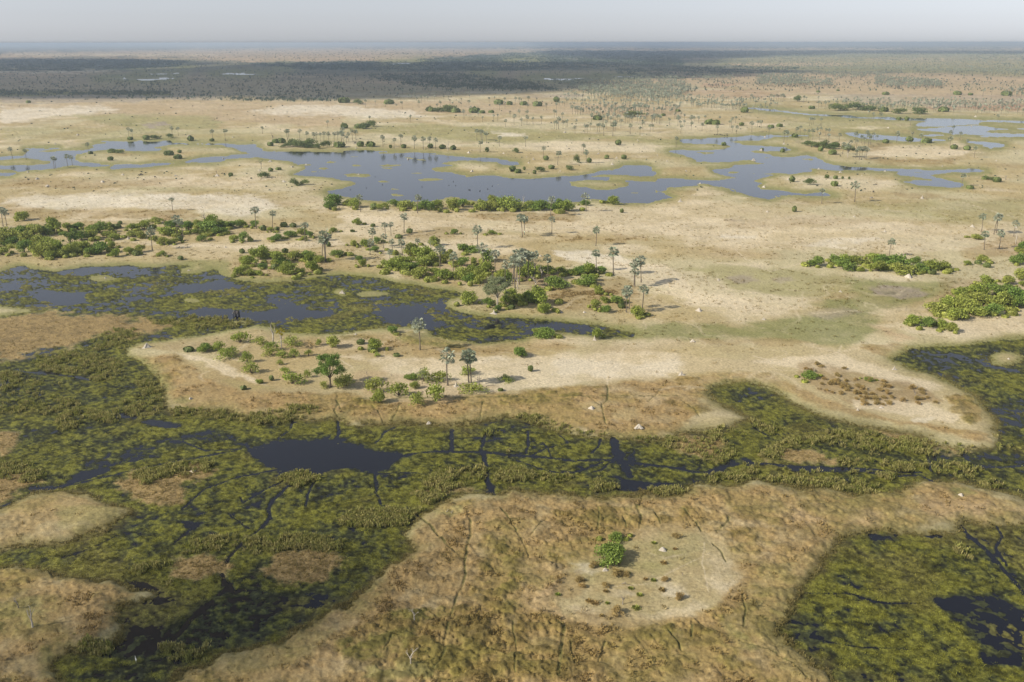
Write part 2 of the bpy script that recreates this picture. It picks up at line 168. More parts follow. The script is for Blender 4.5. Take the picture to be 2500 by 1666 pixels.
PAINT = [  # (outline, colour, softness px, strength, mottle, tussock height m)
 # far country
 ("A -80,470 0,490 400,485 800,478 1200,465 1600,462 2353,470 B 300,430 700,415 1100,400 1400,400 1700,380 2353,330 C 0,320 400,300 900,280 1500,280 2353,320 2353,60 0,60 B 0,60 A 0,60 -80,60", 'far', 8, .62, .6, 0),
 ("A 0,140 600,120 1200,115 2353,110 B 0,105 1000,108 1400,118 1200,140 700,165 300,190 A 2353,200 1700,205 1300,170 600,160 200,170 0,170", 'fartan', 4, .9, .9, 0), ("A 0,205 250,215 400,240 200,260 0,262", 'fartan', 4, .6, .8, 0), ("A 0,270 300,275 700,262 900,270 500,290 0,300", 'fartan', 4, .7, .6, 0), ("B 1600,345 2353,325 C 0,322 500,300 900,285 1600,285 2353,320 2353,470 1700,450 800,420 0,360 B 1900,370", 'pink', 6, .8, .6, 0),
 ("A 0,185 400,180 1000,182 1300,195 1200,235 900,255 500,262 0,262", 'wood', 4, .85, .7, 0), ("A 1650,212 2353,196 B 0,196 500,205 560,180 800,165 1100,150 1500,125 2353,125 C 300,130 1200,128 2353,133 2353,155 1200,150 700,170 0,180 B 2353,240 1900,240 1500,250 1200,265 900,270 A 2353,262 2000,250", 'wood', 4, .85, .7, 0), ("B 350,290 800,280 1300,345 1500,380 1200,395 700,370 350,330", 'wood', 5, .6, .8, 0), ("A 0,405 500,402 1150,408 1170,432 600,425 200,432 0,434", 'green', 3, .8, .4, 0), ("C 100,205 400,172 1400,142 2353,140 2353,310 2000,290 1500,275 900,262 500,240", 'olive', 4, .6, .9, 0), ("C 340,210 1200,220 1180,232 700,240 360,225", 'fartan', 3, .9, .5, 0), ("C 1250,185 2353,180 2353,190 1300,195", 'fartan', 3, .7, .8, 0), ("C 0,300 300,280 700,285 900,300 500,310 0,320", 'fartan', 3, .8, .4, 0),
 ("A 0,440 700,430 1500,440 1500,462 700,478 0,490", 'mud', 5, .5, .4, 0),
 ("C 900,430 1500,430 2353,440 2353,520 1600,510 1200,480", 'mud', 5, .45, .6, 0), ("C 150,350 400,355 300,375 150,370", 'red', 4, .7, .6, 0), ("C 0,400 500,395 800,440 500,460 0,440", 'red', 5, .5, .7, 0), ("C 1650,520 2353,500 2353,540 1900,530", 'red', 4, .8, .6, 0), ("C 1000,470 1700,505 1650,520 1000,520", 'olive', 4, .5, .6, 0), ("B 1150,430 1500,420 1700,430 1600,450 1300,450", 'mud', 4, .5, .4, 0),
 ("A -300,78 2353,75 B 0,72 2353,66 C 0,66 2353,62 2353,92 0,92 B 2353,98 1000,92 0,95 A 2353,100 1000,106 -300,110", 'wood', 3, .9, .8, 0), ("B 900,104 2353,112 C 0,112 1200,108 2353,112 2353,120 0,118 B 2353,122 1200,118", 'fartan', 2, .9, .5, 0), ("A -300,115 500,112 1300,118 800,128 -300,130", 'wood', 3, .6, .9, 0),
 ("A -300,266 300,268 600,262 900,266 500,276 -300,280", 'sand', 2, .9, .4, 0), ("A 0,300 500,296 650,300 300,306 0,306", 'fartan', 2, .9, .5, 0), ("A 1250,296 2000,290 2353,300 1900,306 1300,305", 'fartan', 2, .6, .8, 0), ("B 0,330 300,335 700,345 400,350 0,344", 'fartan', 2, .7, .7, 0), ("B 900,230 1700,222 2353,228 1700,236 1000,238", 'fartan', 2, .5, .8, 0), ("A 100,150 900,146 1500,152 900,158 100,157", 'sand', 2, .7, .7, 0),
 # middle distance, left
 ("A 0,500 600,480 1500,465 2353,480 B 200,470 700,470 1400,480 2000,500 C 0,510 0,560 B 2353,580 1500,560 600,560 0,560 A 2353,650 1700,620 700,560 300,570 0,640", 'pink', 6, .75, .6, 0), ("A 0,520 700,505 800,540 400,570 0,625", 'white', 8, .75, .6, 0), ("A 1650,550 1900,500 2353,495 B 0,500 500,540 600,580 200,590 0,570 A 2000,570", 'white', 8, .75, .6, 0), ("A 500,575 900,562 1400,568 1520,610 1500,660 1000,665 700,620", 'olive', 8, .75, .4, 0), ("A 650,610 900,600 1000,640 800,645", 'green', 10, .35, .4, 0), ("A 950,640 1010,620 1150,615 1150,640 1030,650", 'mud', 3, .8, .3, 0), ("A 0,640 700,650 1500,680 1900,690 2353,720 2353,760 1700,750 700,720 0,760", 'olive', 8, .45, .4, 0),
 ("B 100,640 600,630 1100,650 1800,700 2353,740 2353,780 1800,730 1200,770 700,730 300,690 0,680", 'olive', 8, .8, .3, 0), ("B 1040,690 1180,687 1280,695 1240,712 1080,712", 'white', 4, .8, .3, 0), ("B 1100,770 1500,740 1900,770 2200,790 2100,820 1500,810 1100,790", 'sand', 8, .7, .5, 0), ("B 600,790 1300,800 1600,870 1500,960 1100,940 900,850", 'tan', 10, .6, .4, 0), ("B 700,880 900,872 1080,890 1060,915 800,915", 'sand', 5, .5, .3, 0),
 ("C 0,540 700,545 1300,590 1700,640 1500,660 1000,620 500,600 0,560", 'tan', 8, .6, .5, 0), ("C 0,620 500,650 450,700 0,720", 'sand', 8, .6, .6, 0), ("C 600,600 1100,600 1500,640 1600,680 1100,690 800,660", 'olive', 8, .6, .4, 0), ("C 1100,655 1300,648 1400,655 1250,668", 'sand', 4, .8, .3, 0), ("C 1300,790 1700,770 1960,810 1940,860 1500,860 1280,840", 'sand', 8, .85, .5, 0), ("C 1280,770 1500,760 1420,800 1300,820", 'straw', 6, .7, .7, .15), ("C 1280,865 1900,870 1850,900 1400,910", 'straw', 5, .8, .6, .15), ("C 600,760 850,730 1000,800 1300,880 1100,900 900,820", 'tan', 8, .5, .4, 0), ("C 100,1060 300,1070 350,1110 100,1115", 'sand', 6, .6, .3, 0), ("C 700,1000 1300,990 1500,1050 1300,1090 800,1080", 'sand', 12, .5, .4, 0),
 # broad pale plain
 ("A 0,1005 500,1040 900,1000 1500,1000 1900,1060 2353,1115 D 2300,120 2353,300 E 0,260 600,260 1700,340 2353,330 F 0,400 900,430 1900,440 2353,480 F 2353,300 1700,250 900,200 300,100 E 2353,90 1800,120 1000,170 300,150 D 2000,60 1500,0", 'sand', 14, .6, .7, 0),
 ("A 0,990 400,1000 700,1020 900,1015 1250,1000 1100,1050 700,1080 0,1060", 'straw', 8, .55, .8, .15), ("D 60,60 500,40 1000,60 1500,45 1800,60 1900,120 1700,200 1300,150 900,140 400,150 0,110", 'white', 12, .75, .6, 0), ("D 1000,55 1250,45 1480,60 1300,80 1050,75", 'white', 6, .8, .3, 0), ("D 0,110 400,150 900,150 1300,160 1350,200 900,215 400,215 0,200", 'straw', 8, .6, .9, .25),
 ("D 900,0 2353,0 2353,60 2000,60 1500,30 1100,30", 'olive', 14, .3, .4, 0), ("D 0,200 700,230 1700,290 2353,260 E 300,300 300,600 D 2353,560 1700,640 1560,600 1540,500 1100,510 560,520 0,560", 'tan', 12, .55, .6, 0), ("D 700,355 1000,370 1700,400 2353,350 2353,400 1700,430 1100,400", 'sand', 8, .8, .5, 0), ("D 1250,500 1560,500 1600,600 1480,560 1300,540", 'lawn', 8, .7, .3, 0), ("D 1780,595 2000,600 2060,625 1900,640 1780,625", 'rust', 5, .8, .9, .3), ("D 1560,560 1700,480 2300,520 2353,580 2000,620", 'pink', 8, .4, .6, 0),
 ("E 0,180 500,200 800,250 600,300 200,330 0,320", 'sand', 10, .6, .6, 0), ("E 880,180 1600,160 1650,230 1300,250 900,220", 'straw', 7, .7, .9, .25), ("E 1500,330 2100,330 2100,370 1850,390 1500,370", 'straw', 7, .6, .9, .2), ("E 1450,430 1700,440 1900,470 2050,540 2200,550 1900,560 1700,530 1500,490", 'white', 7, .85, .5, 0), ("E 1750,480 2200,540 2353,640 F 300,700 600,860 E 2353,800 2150,680 1900,600", 'sand', 12, .7, .8, 0), ("E 400,560 900,480 1500,620 1500,680 1200,640 900,680 500,620", 'pink', 8, .6, .6, 0), ("E 600,650 800,640 900,700 760,700", 'straw', 5, .7, .7, .1), ("E 1150,640 1400,640 1700,700 1900,720 1950,800 1700,740 1450,760 1300,700", 'brown', 8, .55, .9, .1), ("E 1430,700 1900,620 2060,700 2000,820 1600,860 1400,800", 'straw', 9, .5, .8, .15),
 ("F 300,220 800,200 1300,220 1200,260 700,290 300,270", 'straw', 12, .35, .8, .1), ("F 260,330 480,330 520,350 400,360 260,345", 'white', 5, .7, .4, 0), ("F 830,400 1100,350 1350,340 1380,370 1100,400 1200,430 1000,410", 'white', 9, .6, .6, 0), ("F 280,225 350,215 420,225 350,235", 'mud', 4, .5, .4, 0), ("F 1200,110 1900,90 2353,90 2353,230 2000,260 1500,200 1300,160", 'olive', 16, .55, .5, 0), ("F 1500,30 1700,50 1900,90 1700,80 1500,70", 'straw', 5, .5, .5, .1), ("F 0,120 400,110 900,130 800,200 200,220 0,200", 'tan', 12, .5, .4, 0),
 ("F 60,560 400,540 900,590 1200,640 1200,720 900,760 500,730 200,740 60,700", 'olive', 14, .6, .5, 0), ("F 320,620 480,610 520,650 380,660", 'mud', 7, .6, .5, 0), ("F 640,640 760,615 780,640 700,660", 'mud', 6, .5, .7, 0), ("F 1150,650 1600,650 1880,650 1800,740 1500,840 1200,880 1000,850 900,800 1200,740", 'lawn', 14, .8, .4, 0), ("F 1230,690 1400,680 1650,700 1700,740 1550,770 1350,740", 'mud', 6, .8, .5, 0), ("F 1340,715 1430,703 1500,730 1510,745 1430,745 1400,725", 'dark', 2.5, .9, .6, 0), ("F 100,600 350,700 700,760 950,760 700,900 400,920 200,850 0,760 E 2200,640", 'sand', 16, .6, .8, 0), ("F -600,960 0,930 400,960 700,900 1200,840 1400,880 1300,1000 1100,1120 800,1060 400,1040 -200,1050", 'lawn', 16, .78, .5, 0), ("F 850,870 1100,820 1250,870 1000,910", 'mud', 10, .5, .6, 0), ("F 1250,945 1700,920 2353,830 2353,1000 2000,1040 1600,1000", 'sand', 10, .6, .5, 0), ("F 1270,940 1400,960 1600,1050 1500,1060", 'fartan', 8, .6, .5, 0), ("F 60,1040 500,1040 900,1070 700,1090 200,1070", 'straw', 8, .5, .7, 0), ("F 1250,1090 1500,1070 1650,1100 1600,1120 1250,1120", 'straw', 7, .8, .8, .2), ("F 1800,640 2353,650 2353,800 2000,900 1700,900", 'brown', 12, .35, .6, 0), ("F 1900,440 2353,300 2353,480 2000,500", 'straw', 10, .6, .7, .15),
 # near land, left and centre
 ("D 700,1000 1200,1050 1700,980 2353,1000 E 600,1000 1000,1070 1400,1010 E 1600,1110 H 1000,60 600,60 0,60 G 2000,80 1300,30 900,0", 'straw', 12, .5, .8, .1),
 ("G 900,80 1200,60 1500,250 1800,320 2353,330 H 300,400 1000,330 2353,220 I 200,180 600,190 I 200,300 0,600 H 2000,620 1500,560 1150,470 900,540 300,530 0,500 G 1700,480 1280,430 1120,300", 'straw', 12, .95, .7, .28),
 ("G 1220,50 1500,90 1700,200 1800,270 1600,210 1400,130", 'sand', 7, .8, .6, 0), ("G 1600,30 2353,20 H 500,0 500,60 300,200 G 2353,280 2000,290 1700,150", 'tan', 10, .6, .6, .05), ("H 0,60 600,80 1300,60 1900,40 2353,60 I 600,100 1100,80 1100,120 600,160 0,170 H 2353,190 1800,240 1300,290 900,340 500,300 200,100", 'sand', 12, .75, .8, 0), ("H 100,180 300,170 600,220 1050,280 700,380 300,380 100,300", 'pink', 10, .55, .8, .05), ("H 1450,90 1700,90 2000,120 2353,100 2353,180 1900,220 1500,200", 'white', 10, .4, .8, 0), ("H 640,20 900,60 1200,90 900,110", 'white', 8, .4, .6, 0),
 ("E 400,985 700,990 850,1040 900,1110 600,1090 400,1060", 'green', 6, .7, .7, .4), ("E 0,1010 300,1010 360,1050 100,1070 0,1060", 'rust', 7, .6, .8, .2), ("E 700,1040 1000,1030 1250,1010 1300,1060 900,1110", 'pink', 8, .8, .8, .2), ("H 700,0 880,0 900,40 760,55", 'rust', 6, .7, .7, .3),
 ("H 1060,350 1300,310 1640,330 1600,360 1300,400 1100,400", 'rust', 8, .65, .9, .4), ("H 0,350 200,370 270,420 150,470 0,440", 'rust', 6, .8, .8, .45), ("H 1730,280 1830,280 1850,300 1740,300", 'rust', 5, .6, .8, .3), ("H 2200,390 2353,380 I 200,380 240,440 100,470 H 2353,440", 'rust', 7, .7, .8, .35), ("I 0,210 110,215 120,250 0,280 H 2250,240", 'rust', 6, .7, .8, .35), ("G 1100,170 1200,160 1260,200 1200,215 1110,205", 'rust', 4, .85, .7, .5), ("H 1850,440 2000,420 2060,470 1950,520 1860,490", 'tan', 10, .7, .5, -.2), ("H 1650,390 1780,390 1790,430 1680,430", 'tan', 5, .7, .4, -.2), ("H 570,500 600,490 640,510 600,520", 'tan', 4, .7, .4, 0),
 ("G 1200,350 1290,330 1340,370 1280,390 1200,380", 'olive', 7, .7, .4, -.2), ("G 1500,210 1700,250 1900,290 1700,300 1500,250", 'olive', 8, .4, .5, -.1),
 ("I 0,0 1400,0 1500,100 2000,300 2130,500 2100,680 1900,640 1600,560 1150,460 800,380 600,240 0,200", 'tan', 12, .6, .6, 0), ("I 500,110 1100,60 1400,160 1700,250 1800,300 1700,310 1200,180 800,160", 'sand', 9, .75, .6, 0), ("I 600,250 750,330 900,400 1200,480 1700,560 2050,660 2100,600 1800,560 1400,500 1000,380 750,260", 'straw', 8, .75, .7, .15), ("I 400,185 600,200 800,330 640,250 250,220 130,240", 'pink', 7, .6, .6, 0), ("I 900,110 1200,180 1700,300 1760,380 1500,420 1250,420 1000,320 820,200 820,120", 'brown', 9, .6, .9, .1), ("I 1200,380 1700,400 1900,480 1850,530 1400,440 1180,430", 'sand', 8, .7, .6, 0), ("I 1810,345 1980,335 2060,420 2060,520 1980,540 1850,460", 'rust', 5, .95, .5, .45), ("I 1700,570 2000,570 2130,620 2130,670 1900,630", 'straw', 6, .8, .9, .25), ("I 1250,20 1600,10 1560,60 1400,80", 'straw', 6, .7, .8, .2), ("I 1600,500 1700,500 1680,530 1600,530", 'white', 4, .5, .4, 0),
 # foreground
 ("K -800,600 -300,400 200,600 600,100 700,0 H 640,1100 1200,1000 2353,1000 I 60,970 800,960 1300,1010 1700,930 2353,1080 L 2353,110 1900,110 1100,200 700,760 900,1100 1060,1193 1060,1300 0,1300 K -1400,1300 -1000,1100 -700,1000", 'straw', 14, .95, .8, .42),
 ("J -300,400 450,440 900,600 800,760 600,1000 350,1100 430,1260 -300,1260", 'straw', 14, .95, .8, .4), ("G -300,1110 0,1110 400,980 800,1080 J 700,190 420,250 0,280 -300,280", 'straw', 12, .7, .9, .35), ("J 0,680 250,640 320,760 250,830 0,880", 'olive', 14, .7, .5, -.1), ("J 250,980 500,960 560,1100 400,1190 250,1190", 'green', 14, .6, .7, 0), ("J 2353,20 1200,900 1500,1000 2000,870 2353,700 K 200,560 500,100", 'olive', 20, .25, .7, 0), ("J 380,0 800,0 860,80 600,190 420,180", 'olive', 14, .6, .8, .1),
 ("J 1500,1000 2100,900 2353,780 K 200,640 150,760 J 2000,1100 1500,1193", 'olive', 22, .4, .7, .1),
 ("K 180,800 620,700 1150,700 1500,780 1540,1193 200,1193 0,1193 0,900", 'rust', 16, .8, .95, .75), ("K 950,210 1200,200 1300,380 1250,420 1200,640 1050,720 860,640 960,420", 'rust', 14, .8, .95, .6), ("K 690,330 830,320 850,380 720,390", 'rust', 8, .6, .8, .5), ("K 1430,340 1540,370 1550,480 1440,560 1430,500", 'rust', 6, .95, .5, .7), ("K 1540,345 1740,310 1750,340 1560,380", 'rust', 5, .7, .8, .4), ("K 1440,60 1800,20 2353,10 2353,140 1960,190 1760,170 1500,130", 'rust', 10, .85, .9, .6), ("L 0,0 340,80 560,260 560,350 340,330 240,200 120,170 0,130", 'rust', 10, .85, .9, .6), ("K 1400,260 1560,260 1540,310 1420,300", 'rust', 7, .6, .9, .5),
 ("L 0,770 100,790 220,880 160,900 70,930 0,900 K 2200,860 2250,780", 'rust', 8, .85, .8, .65), ("L 170,700 250,710 290,800 240,810", 'rust', 6, .85, .7, .6), ("L 420,420 560,430 570,520 460,530", 'rust', 7, .6, .8, .5), ("L 300,1060 500,1070 560,1193 300,1193", 'rust', 10, .7, .9, .5), ("K 1540,820 1800,820 1850,1100 1550,1193", 'rust', 14, .55, .9, .4), ("K 2050,880 2250,860 2353,960 2353,1020 2100,980", 'rust', 10, .6, .9, .45), ("K 360,730 700,700 720,760 500,800 360,780", 'green', 12, .5, .8, 0), ("K 0,940 300,870 540,870 400,1000 150,1080 0,1060", 'green', 14, .5, .9, .3),
 ("K 1540,400 1750,340 1950,240 2100,150 2353,140 L 0,150 160,180 300,250 400,380 420,520 340,620 240,700 100,760 K 2200,780 2000,840 1700,800 1540,760 1440,640 1520,500", 'clear', 20, .95, .7, -.9), ("K 1540,400 1750,340 1960,240 2250,190 L 100,200 180,300 170,420 K 2200,420 1900,520 1600,560", 'olive', 16, .35, .5, 0), ("K 1560,400 1800,390 1860,430 1750,480 1600,450", 'white', 8, .6, .8, 0), ("K 1820,570 2000,560 2100,620 1960,640 1850,620", 'white', 10, .6, .8, 0), ("K 2200,530 2353,540 L 60,580 60,640 K 2220,620", 'white', 12, .5, .9, 0), ("L 150,300 380,380 410,560 300,620 160,560", 'sand', 16, .7, .8, 0), ("K 1200,420 1540,400 1520,500 1440,640 1560,780 1350,720 1150,660 1230,520", 'pink', 14, .6, .9, -.1), ("K 1600,700 2100,760 2353,700 L 100,660 200,700 K 2300,800 2000,850 1700,820", 'sand', 16, .55, .7, 0), ("K 2100,270 2200,260 2330,320 2250,350 2120,330", 'olive', 8, .5, .4, 0), ("K 2100,330 2200,355 2300,345 2340,330 2300,358 2200,366", 'track', 2.5, .6, .3, 0),
 ("K 1500,480 1640,440 1700,520 1600,640 1500,640 1430,560", 'straw', 16, .6, 1, 0), ("L 330,360 470,400 470,640 330,700 300,620 380,520", 'straw', 18, .75, 1, .15), ("K 1640,740 1900,730 2200,800 1900,900 1600,860", 'straw', 20, .7, 1, .15), ("K 1950,200 2200,130 L 60,130 100,200 K 2200,200 2050,260", 'straw', 14, .6, 1, .1), ("K 1900,400 2100,380 2300,420 2200,480 2000,470", 'olive', 14, .5, .9, 0),
 ("K 200,1110 500,1090 700,1150 680,1193 150,1193", 'olive', 14, .8, .6, -.3), ("K 640,20 830,10 840,60 760,75 640,60", 'olive', 8, .7, .4, -.4), ("L 290,800 400,840 480,930 540,1000 460,1010 330,920", 'lawn', 12, .6, .5, -.3), ("I 1840,985 1960,975 2000,1020 1880,1050", 'lawn', 10, .7, .4, -.4), ("I 1100,990 1400,1000 1300,1080 L 1100,120 1100,60", 'green', 20, .4, .7, 0), ("I 1600,1040 1900,1040 2000,1100 1600,1110", 'brown', 14, .4, .9, .1), ("L 400,0 2353,0 2353,100 1500,150 900,120", 'pink', 20, .5, .9, 0), ("L 560,400 900,360 760,560 700,760 900,1050 1060,1193 700,1193 500,900 480,600", 'olive', 24, .4, .8, 0)]
RUT = [  # trodden animal paths, green and sunk: (line, half width px)
 ("K 890,100 885,200 862,300 850,380 852,480 830,570 785,650 765,740 740,820 715,920 712,1020 680,1090 630,1130", 3), ("K 480,20 560,80 620,140 700,240 780,320 845,370", 2.8), ("K 1100,30 1140,80 1220,200 1260,280 1290,360", 2.2), ("K 1490,800 1525,850 1515,960 1500,1060 1490,1193", 4), ("K 1570,940 1590,1040 1600,1100", 2), ("K 1810,940 1780,1020 1760,1080", 2.2), ("K 1760,0 1765,60 1760,160", 2), ("K 2020,0 2055,80 2045,160", 2.2), ("K 2240,860 2290,930 2330,1000", 2.2), ("L 0,20 80,90 140,180", 2.4), ("L 240,190 330,110 330,90", 2), ("L 75,800 72,920", 2.6), ("L 215,260 280,330 L 310,390", 1.8), ("L 420,620 445,720 430,840", 2.2), ("L 100,790 210,880", 1.8),
 ("L 650,560 800,580 900,590", 1.8), ("L 400,930 600,1000 760,1090 860,1193", 2), ("K 1410,90 1340,160 1280,220", 1.4), ("H 2305,340 H -30,360 0,440", 1.5), ("G 2305,340 2305,400 2280,440 2310,480", 2), ("H 215,410 260,450 290,510", 1.4), ("H 405,405 380,460 345,510", 1.6), ("H 1825,265 1828,370 1790,405 1800,480 1820,540", 1.7), ("H 2230,240 2170,320 2100,380", 1.3), ("H 970,390 950,500", 1.3), ("H 1700,350 1780,410", 1.1), ("H 2040,1110 2065,1020 2070,985", 1.8), ("I 0,370 90,430 130,480", 1.2), ("I 1620,940 1740,1000", 1), ("H 400,440 700,430 1000,380", 1), ("K 1180,800 1200,1000 1190,1150", 1.6), ("K 780,800 1000,800 1180,800", 1.2), ("K 200,800 350,890 300,1000", 1.3), ("K 1800,100 1900,50 1840,20", 1.2), ("K 1930,70 1950,150", 1.6), ("K 2150,60 2190,130", 1.6), ("K 150,560 400,560 600,600", .8)]
PATH = [  # pale trodden sand paths
 ("H 1830,160 1828,260", 2), ("H 1650,80 1700,100 1830,115 1860,130 1940,10", 2), ("H 1200,300 1350,255 1600,190 1830,130", 1.6), ("H 1700,160 1830,150 1860,120", 1.6), ("H 1190,290 1200,260 1400,190 1600,120", 1.2), ("I 500,70 650,110 850,95 1000,65 1080,45 1100,0", 2.2), ("I 1080,45 1200,130 1400,200 1700,260", 2), ("I 900,10 1080,45 1250,10", 1.4), ("G 1220,55 1400,100 1500,160 1600,215", 2.2), ("H 0,90 60,130 90,150", 2), ("E 370,230 385,195 440,180 560,150", 1.4), ("F 0,230 200,240 420,200", 1.6), ("F 250,520 500,540 620,580 850,520", 1.8), ("F 600,560 450,500 380,430", 1.2), ("E 2353,240 2100,245 1900,260", 1.2), ("E 2353,600 2150,580", 1.3), ("F 900,870 1200,850 1400,880", 1.6), ("D 900,370 1300,400 1700,410 2050,380", 2), ("F 1900,100 2353,230", 1), ("K 1850,560 2100,540 2300,440 L 200,330", 1.4), ("L 160,260 150,420 190,600", 1.5)]
# ------------------------------------------------------------------ ground sheet: one polar grid, fine where the photograph looks
def cells():
    az = np.concatenate([np.arange(-180, -37, 4.0), np.linspace(-36, 36, 1221), np.arange(39, 180, 4.0)])
    rr = [4, 12, 25, 45, 70, 95, 118]; v = 1740.0
    while v > 102.0:
        d = at(1250, v)[1]; rr.append(d * 1.0)
        v -= 2.25 if v > 240 else 1.5
    rr += [60000, 80000, 110000]
    return np.array(sorted(set([r for r in rr if r > 0 and r < 110001]))), np.radians(az)
rr, az = cells(); NR, NA = len(rr), len(az)
RRg, AZg = np.meshgrid(rr, az, indexing='ij')
# rows keep a constant distance along the view inside the fan so that they lie evenly in depth
X = RRg * np.sin(AZg); Y = RRg * np.cos(AZg)
x, y = X.ravel(), Y.ravel(); N = len(x); dist = np.hypot(x, y)
fan = (np.abs(AZg.ravel()) < R(36.5)) & (dist > 119)
la, ld = AZg.ravel() * 1.0, np.log(dist)
wu = (fbm(la * 60, ld * 60, 1, 5, .6) - .5); wv = (fbm(la * 60, ld * 60, 5, 5, .6) - .5)
yy = np.where(fan, y, 200.0)
u0, v0 = chart(np.where(fan, x, 1e5), yy)
u0 = np.where(fan, u0, -9999); v0 = np.where(fan, v0, 5000)
def field():
    wet = np.full(N, -60.); opn = np.full(N, -60.)
    u, v = u0 + wu * 26, v0 + wv * 8
    for s in OPEN: opn = np.maximum(opn, sdf_poly(poly(s), u, v, 60))
    for s in MARSH: wet = np.maximum(wet, sdf_poly(poly(s), u, v, 60))
    isl = np.full(N, -60.)
    for s in ISLES: isl = np.maximum(isl, sdf_poly(poly(s), u, v, 60))
    ell = []
    for w in parse(BLOBS): ell.append((w[0], w[-1] + w[1] / S, w[2] / S, w[3] / S))
    for cx, cy, a, b in ell:
        if a < 2: continue
        m = (np.abs(u - cx) < a * 3) & (np.abs(v - cy) < b * 3 + 4)
        q = (1 - np.hypot((u[m] - cx) / a, (v[m] - cy) / b)) * b * 1.8
        isl[m] = np.maximum(isl[m], np.clip(q, -60, 60))
    mis = np.full(N, -60.)
    u, v = u0 + wu * 75, v0 + wv * 30
    for s in MISLE: mis = np.maximum(mis, sdf_poly(poly(s), u, v, 60))
    return np.minimum(opn, -isl), np.minimum(wet, -isl), mis
OPN, WET, MIS = field()
WET = np.where(OPN > -1, np.minimum(WET, -OPN), WET)
# plant cover in the marsh
_m, _f = fbm(x / 9, y / 9, 32, 3), fbm(x / 2.2, y / 2.2, 33, 3)
_w = smooth(820, 1120, v0) * (np.abs(WET) < 50) * (1 - smooth(1500, 1800, u0) * (v0 < 1060) * (v0 > 800) * .8); WET = WET + _w * ((_m - .5) * 46 + (_f - .5) * 22)
u, v = u0 + wu * 30, v0 + wv * 12
cov = np.full(N, 0.70)
for s, c, soft, k in COVER:
    d = sdf_poly(poly(s), u, v, soft * 2 + 2); m = smooth(-soft, soft, d) * k; cov = cov * (1 - m) + c * m
chn = np.zeros(N); u, v = u0 + wu * 10, v0 + wv * 5
for s, w in CHAN:
    d = dist_line(poly(s), u, v, w * 4 + 4); chn = np.maximum(chn, 1 - smooth(w * .5, w * 1.7, d))
det = lambda f, s, o=3: fbm(x * f, y * f, s, o)
near = 1 - smooth(500, 900, dist)
big = det(1 / 45., 31, 4); mid = det(1 / 9., 32, 3); fin = det(1 / 2.2, 33, 3)
net = np.maximum(ridge(x / 26, y / 26, 41), ridge(x / 11 + 9, y / 11, 44) * .985)
net2 = smooth(.955, .995, net)
vf = det(1 / .9, 35, 2)
matf = cov + (big - .5) * .55 + (mid - .5) * .75 + (fin - .5) * 1.0 + (vf - .5) * .5 - chn * .9 - net2 * .25 * near
mat = smooth(.36, .62, matf)                          # 1 = dense floating plants, 0 = dark open water
shore = np.clip(-np.maximum(WET, OPN), 0, 60)         # px from the water, on land
# land cover colours
def rgb(n): return np.array(PAL[n])
colr = np.empty((N, 3)); tus = np.zeros(N)
mot0 = fbm(la * 90, ld * 90, 61, 4); mot1 = det(1 / 60., 62, 5); mot2 = det(1 / 7., 63, 4); mot3 = det(1 / 240., 64, 4)
a = smooth(.35, .65, mot1)[:, None]
colr[:] = rgb('tan') * (1 - a) + (rgb('olive') * .5 + rgb('sand') * .5) * a
bb = smooth(.5, .75, det(1 / 34., 66, 5))[:, None] * .7; colr = colr * (1 - bb) + rgb('sand') * bb
bb = smooth(.52, .75, det(1 / 55., 67, 5))[:, None] * .6; colr = colr * (1 - bb) + np.array((.33, .25, .12)) * bb
out = ~fan | (dist > 2600); b = smooth(.46, .56, fbm(x / 900, y / 700, 70, 5))[:, None]; c = smooth(.46, .55, fbm(x / 2400, y / 1500, 72, 6))[:, None]
farc = (rgb('fartan') * .8 + rgb('far') * .2) * (1 - b) + rgb('far') * b; farc = farc * (1 - c) + (rgb('wood') * 1.0) * c
w_ = smooth(2200, 3600, dist)[:, None]; colr = colr * (1 - w_) + farc * w_
u, v = u0 + wu * 44, v0 + wv * 15
for s, cn, soft, k, mo, tu in PAINT:
    P = poly(s); d = sdf_poly(P, u, v, soft * 2.2 + 2)
    idx = np.nonzero(d > -soft * 1.6)[0]
    if not len(idx): continue
    dd = d[idx] + (mot2[idx] - .5) * soft * 3 * mo + (mot1[idx] - .5) * soft * 2.5 * mo
    m = smooth(-soft, soft, dd)
    inner = k * (1 - mo * .6 * (1 - smooth(.36, .55, mot2[idx] * .5 + mot1[idx] * .3 + mot0[idx] * .2)))
    m = m * inner
    colr[idx] = colr[idx] * (1 - m[:, None]) + rgb(cn) * m[:, None]
    if tu > 0: tus[idx] = tus[idx] * (1 - m) + tu * m
    elif tu < 0: tus[idx] *= 1 + tu * np.clip(m, 0, 1)
rz_ = np.clip(tus * 1.6, 0, .8) * smooth(.45, .65, det(1 / 13., 95, 4)); colr = colr * (1 - rz_[:, None]) + np.array((.19, .165, .045)) * rz_[:, None]
# green rim along the water
rim = (1 - smooth(3, 16 + 10 * mot0, shore)) * (shore > 0) * (.85 - .5 * smooth(900, 1100, v0)); rim *= fan
colr = colr * (1 - rim[:, None]) + (rgb('lawn') * .85) * rim[:, None]
rim2 = (1 - smooth(8, 46, shore)) * fan * .4; colr = colr * (1 - rim2[:, None]) + rgb('olive') * rim2[:, None]
# dry land islets in the marsh
ml = smooth(-9, 12, MIS + (mid - .5) * 46 + (fin - .5) * 26)
inm = WET > 0
k = (ml * inm)[:, None]; colr = colr * (1 - k) + (rgb('straw') * .55 + rgb('brown') * .25 + np.array((.2, .19, .06)) * .2) * (.7 + .6 * fin[:, None]) * k; tus = np.where(inm, ml * .16, tus)
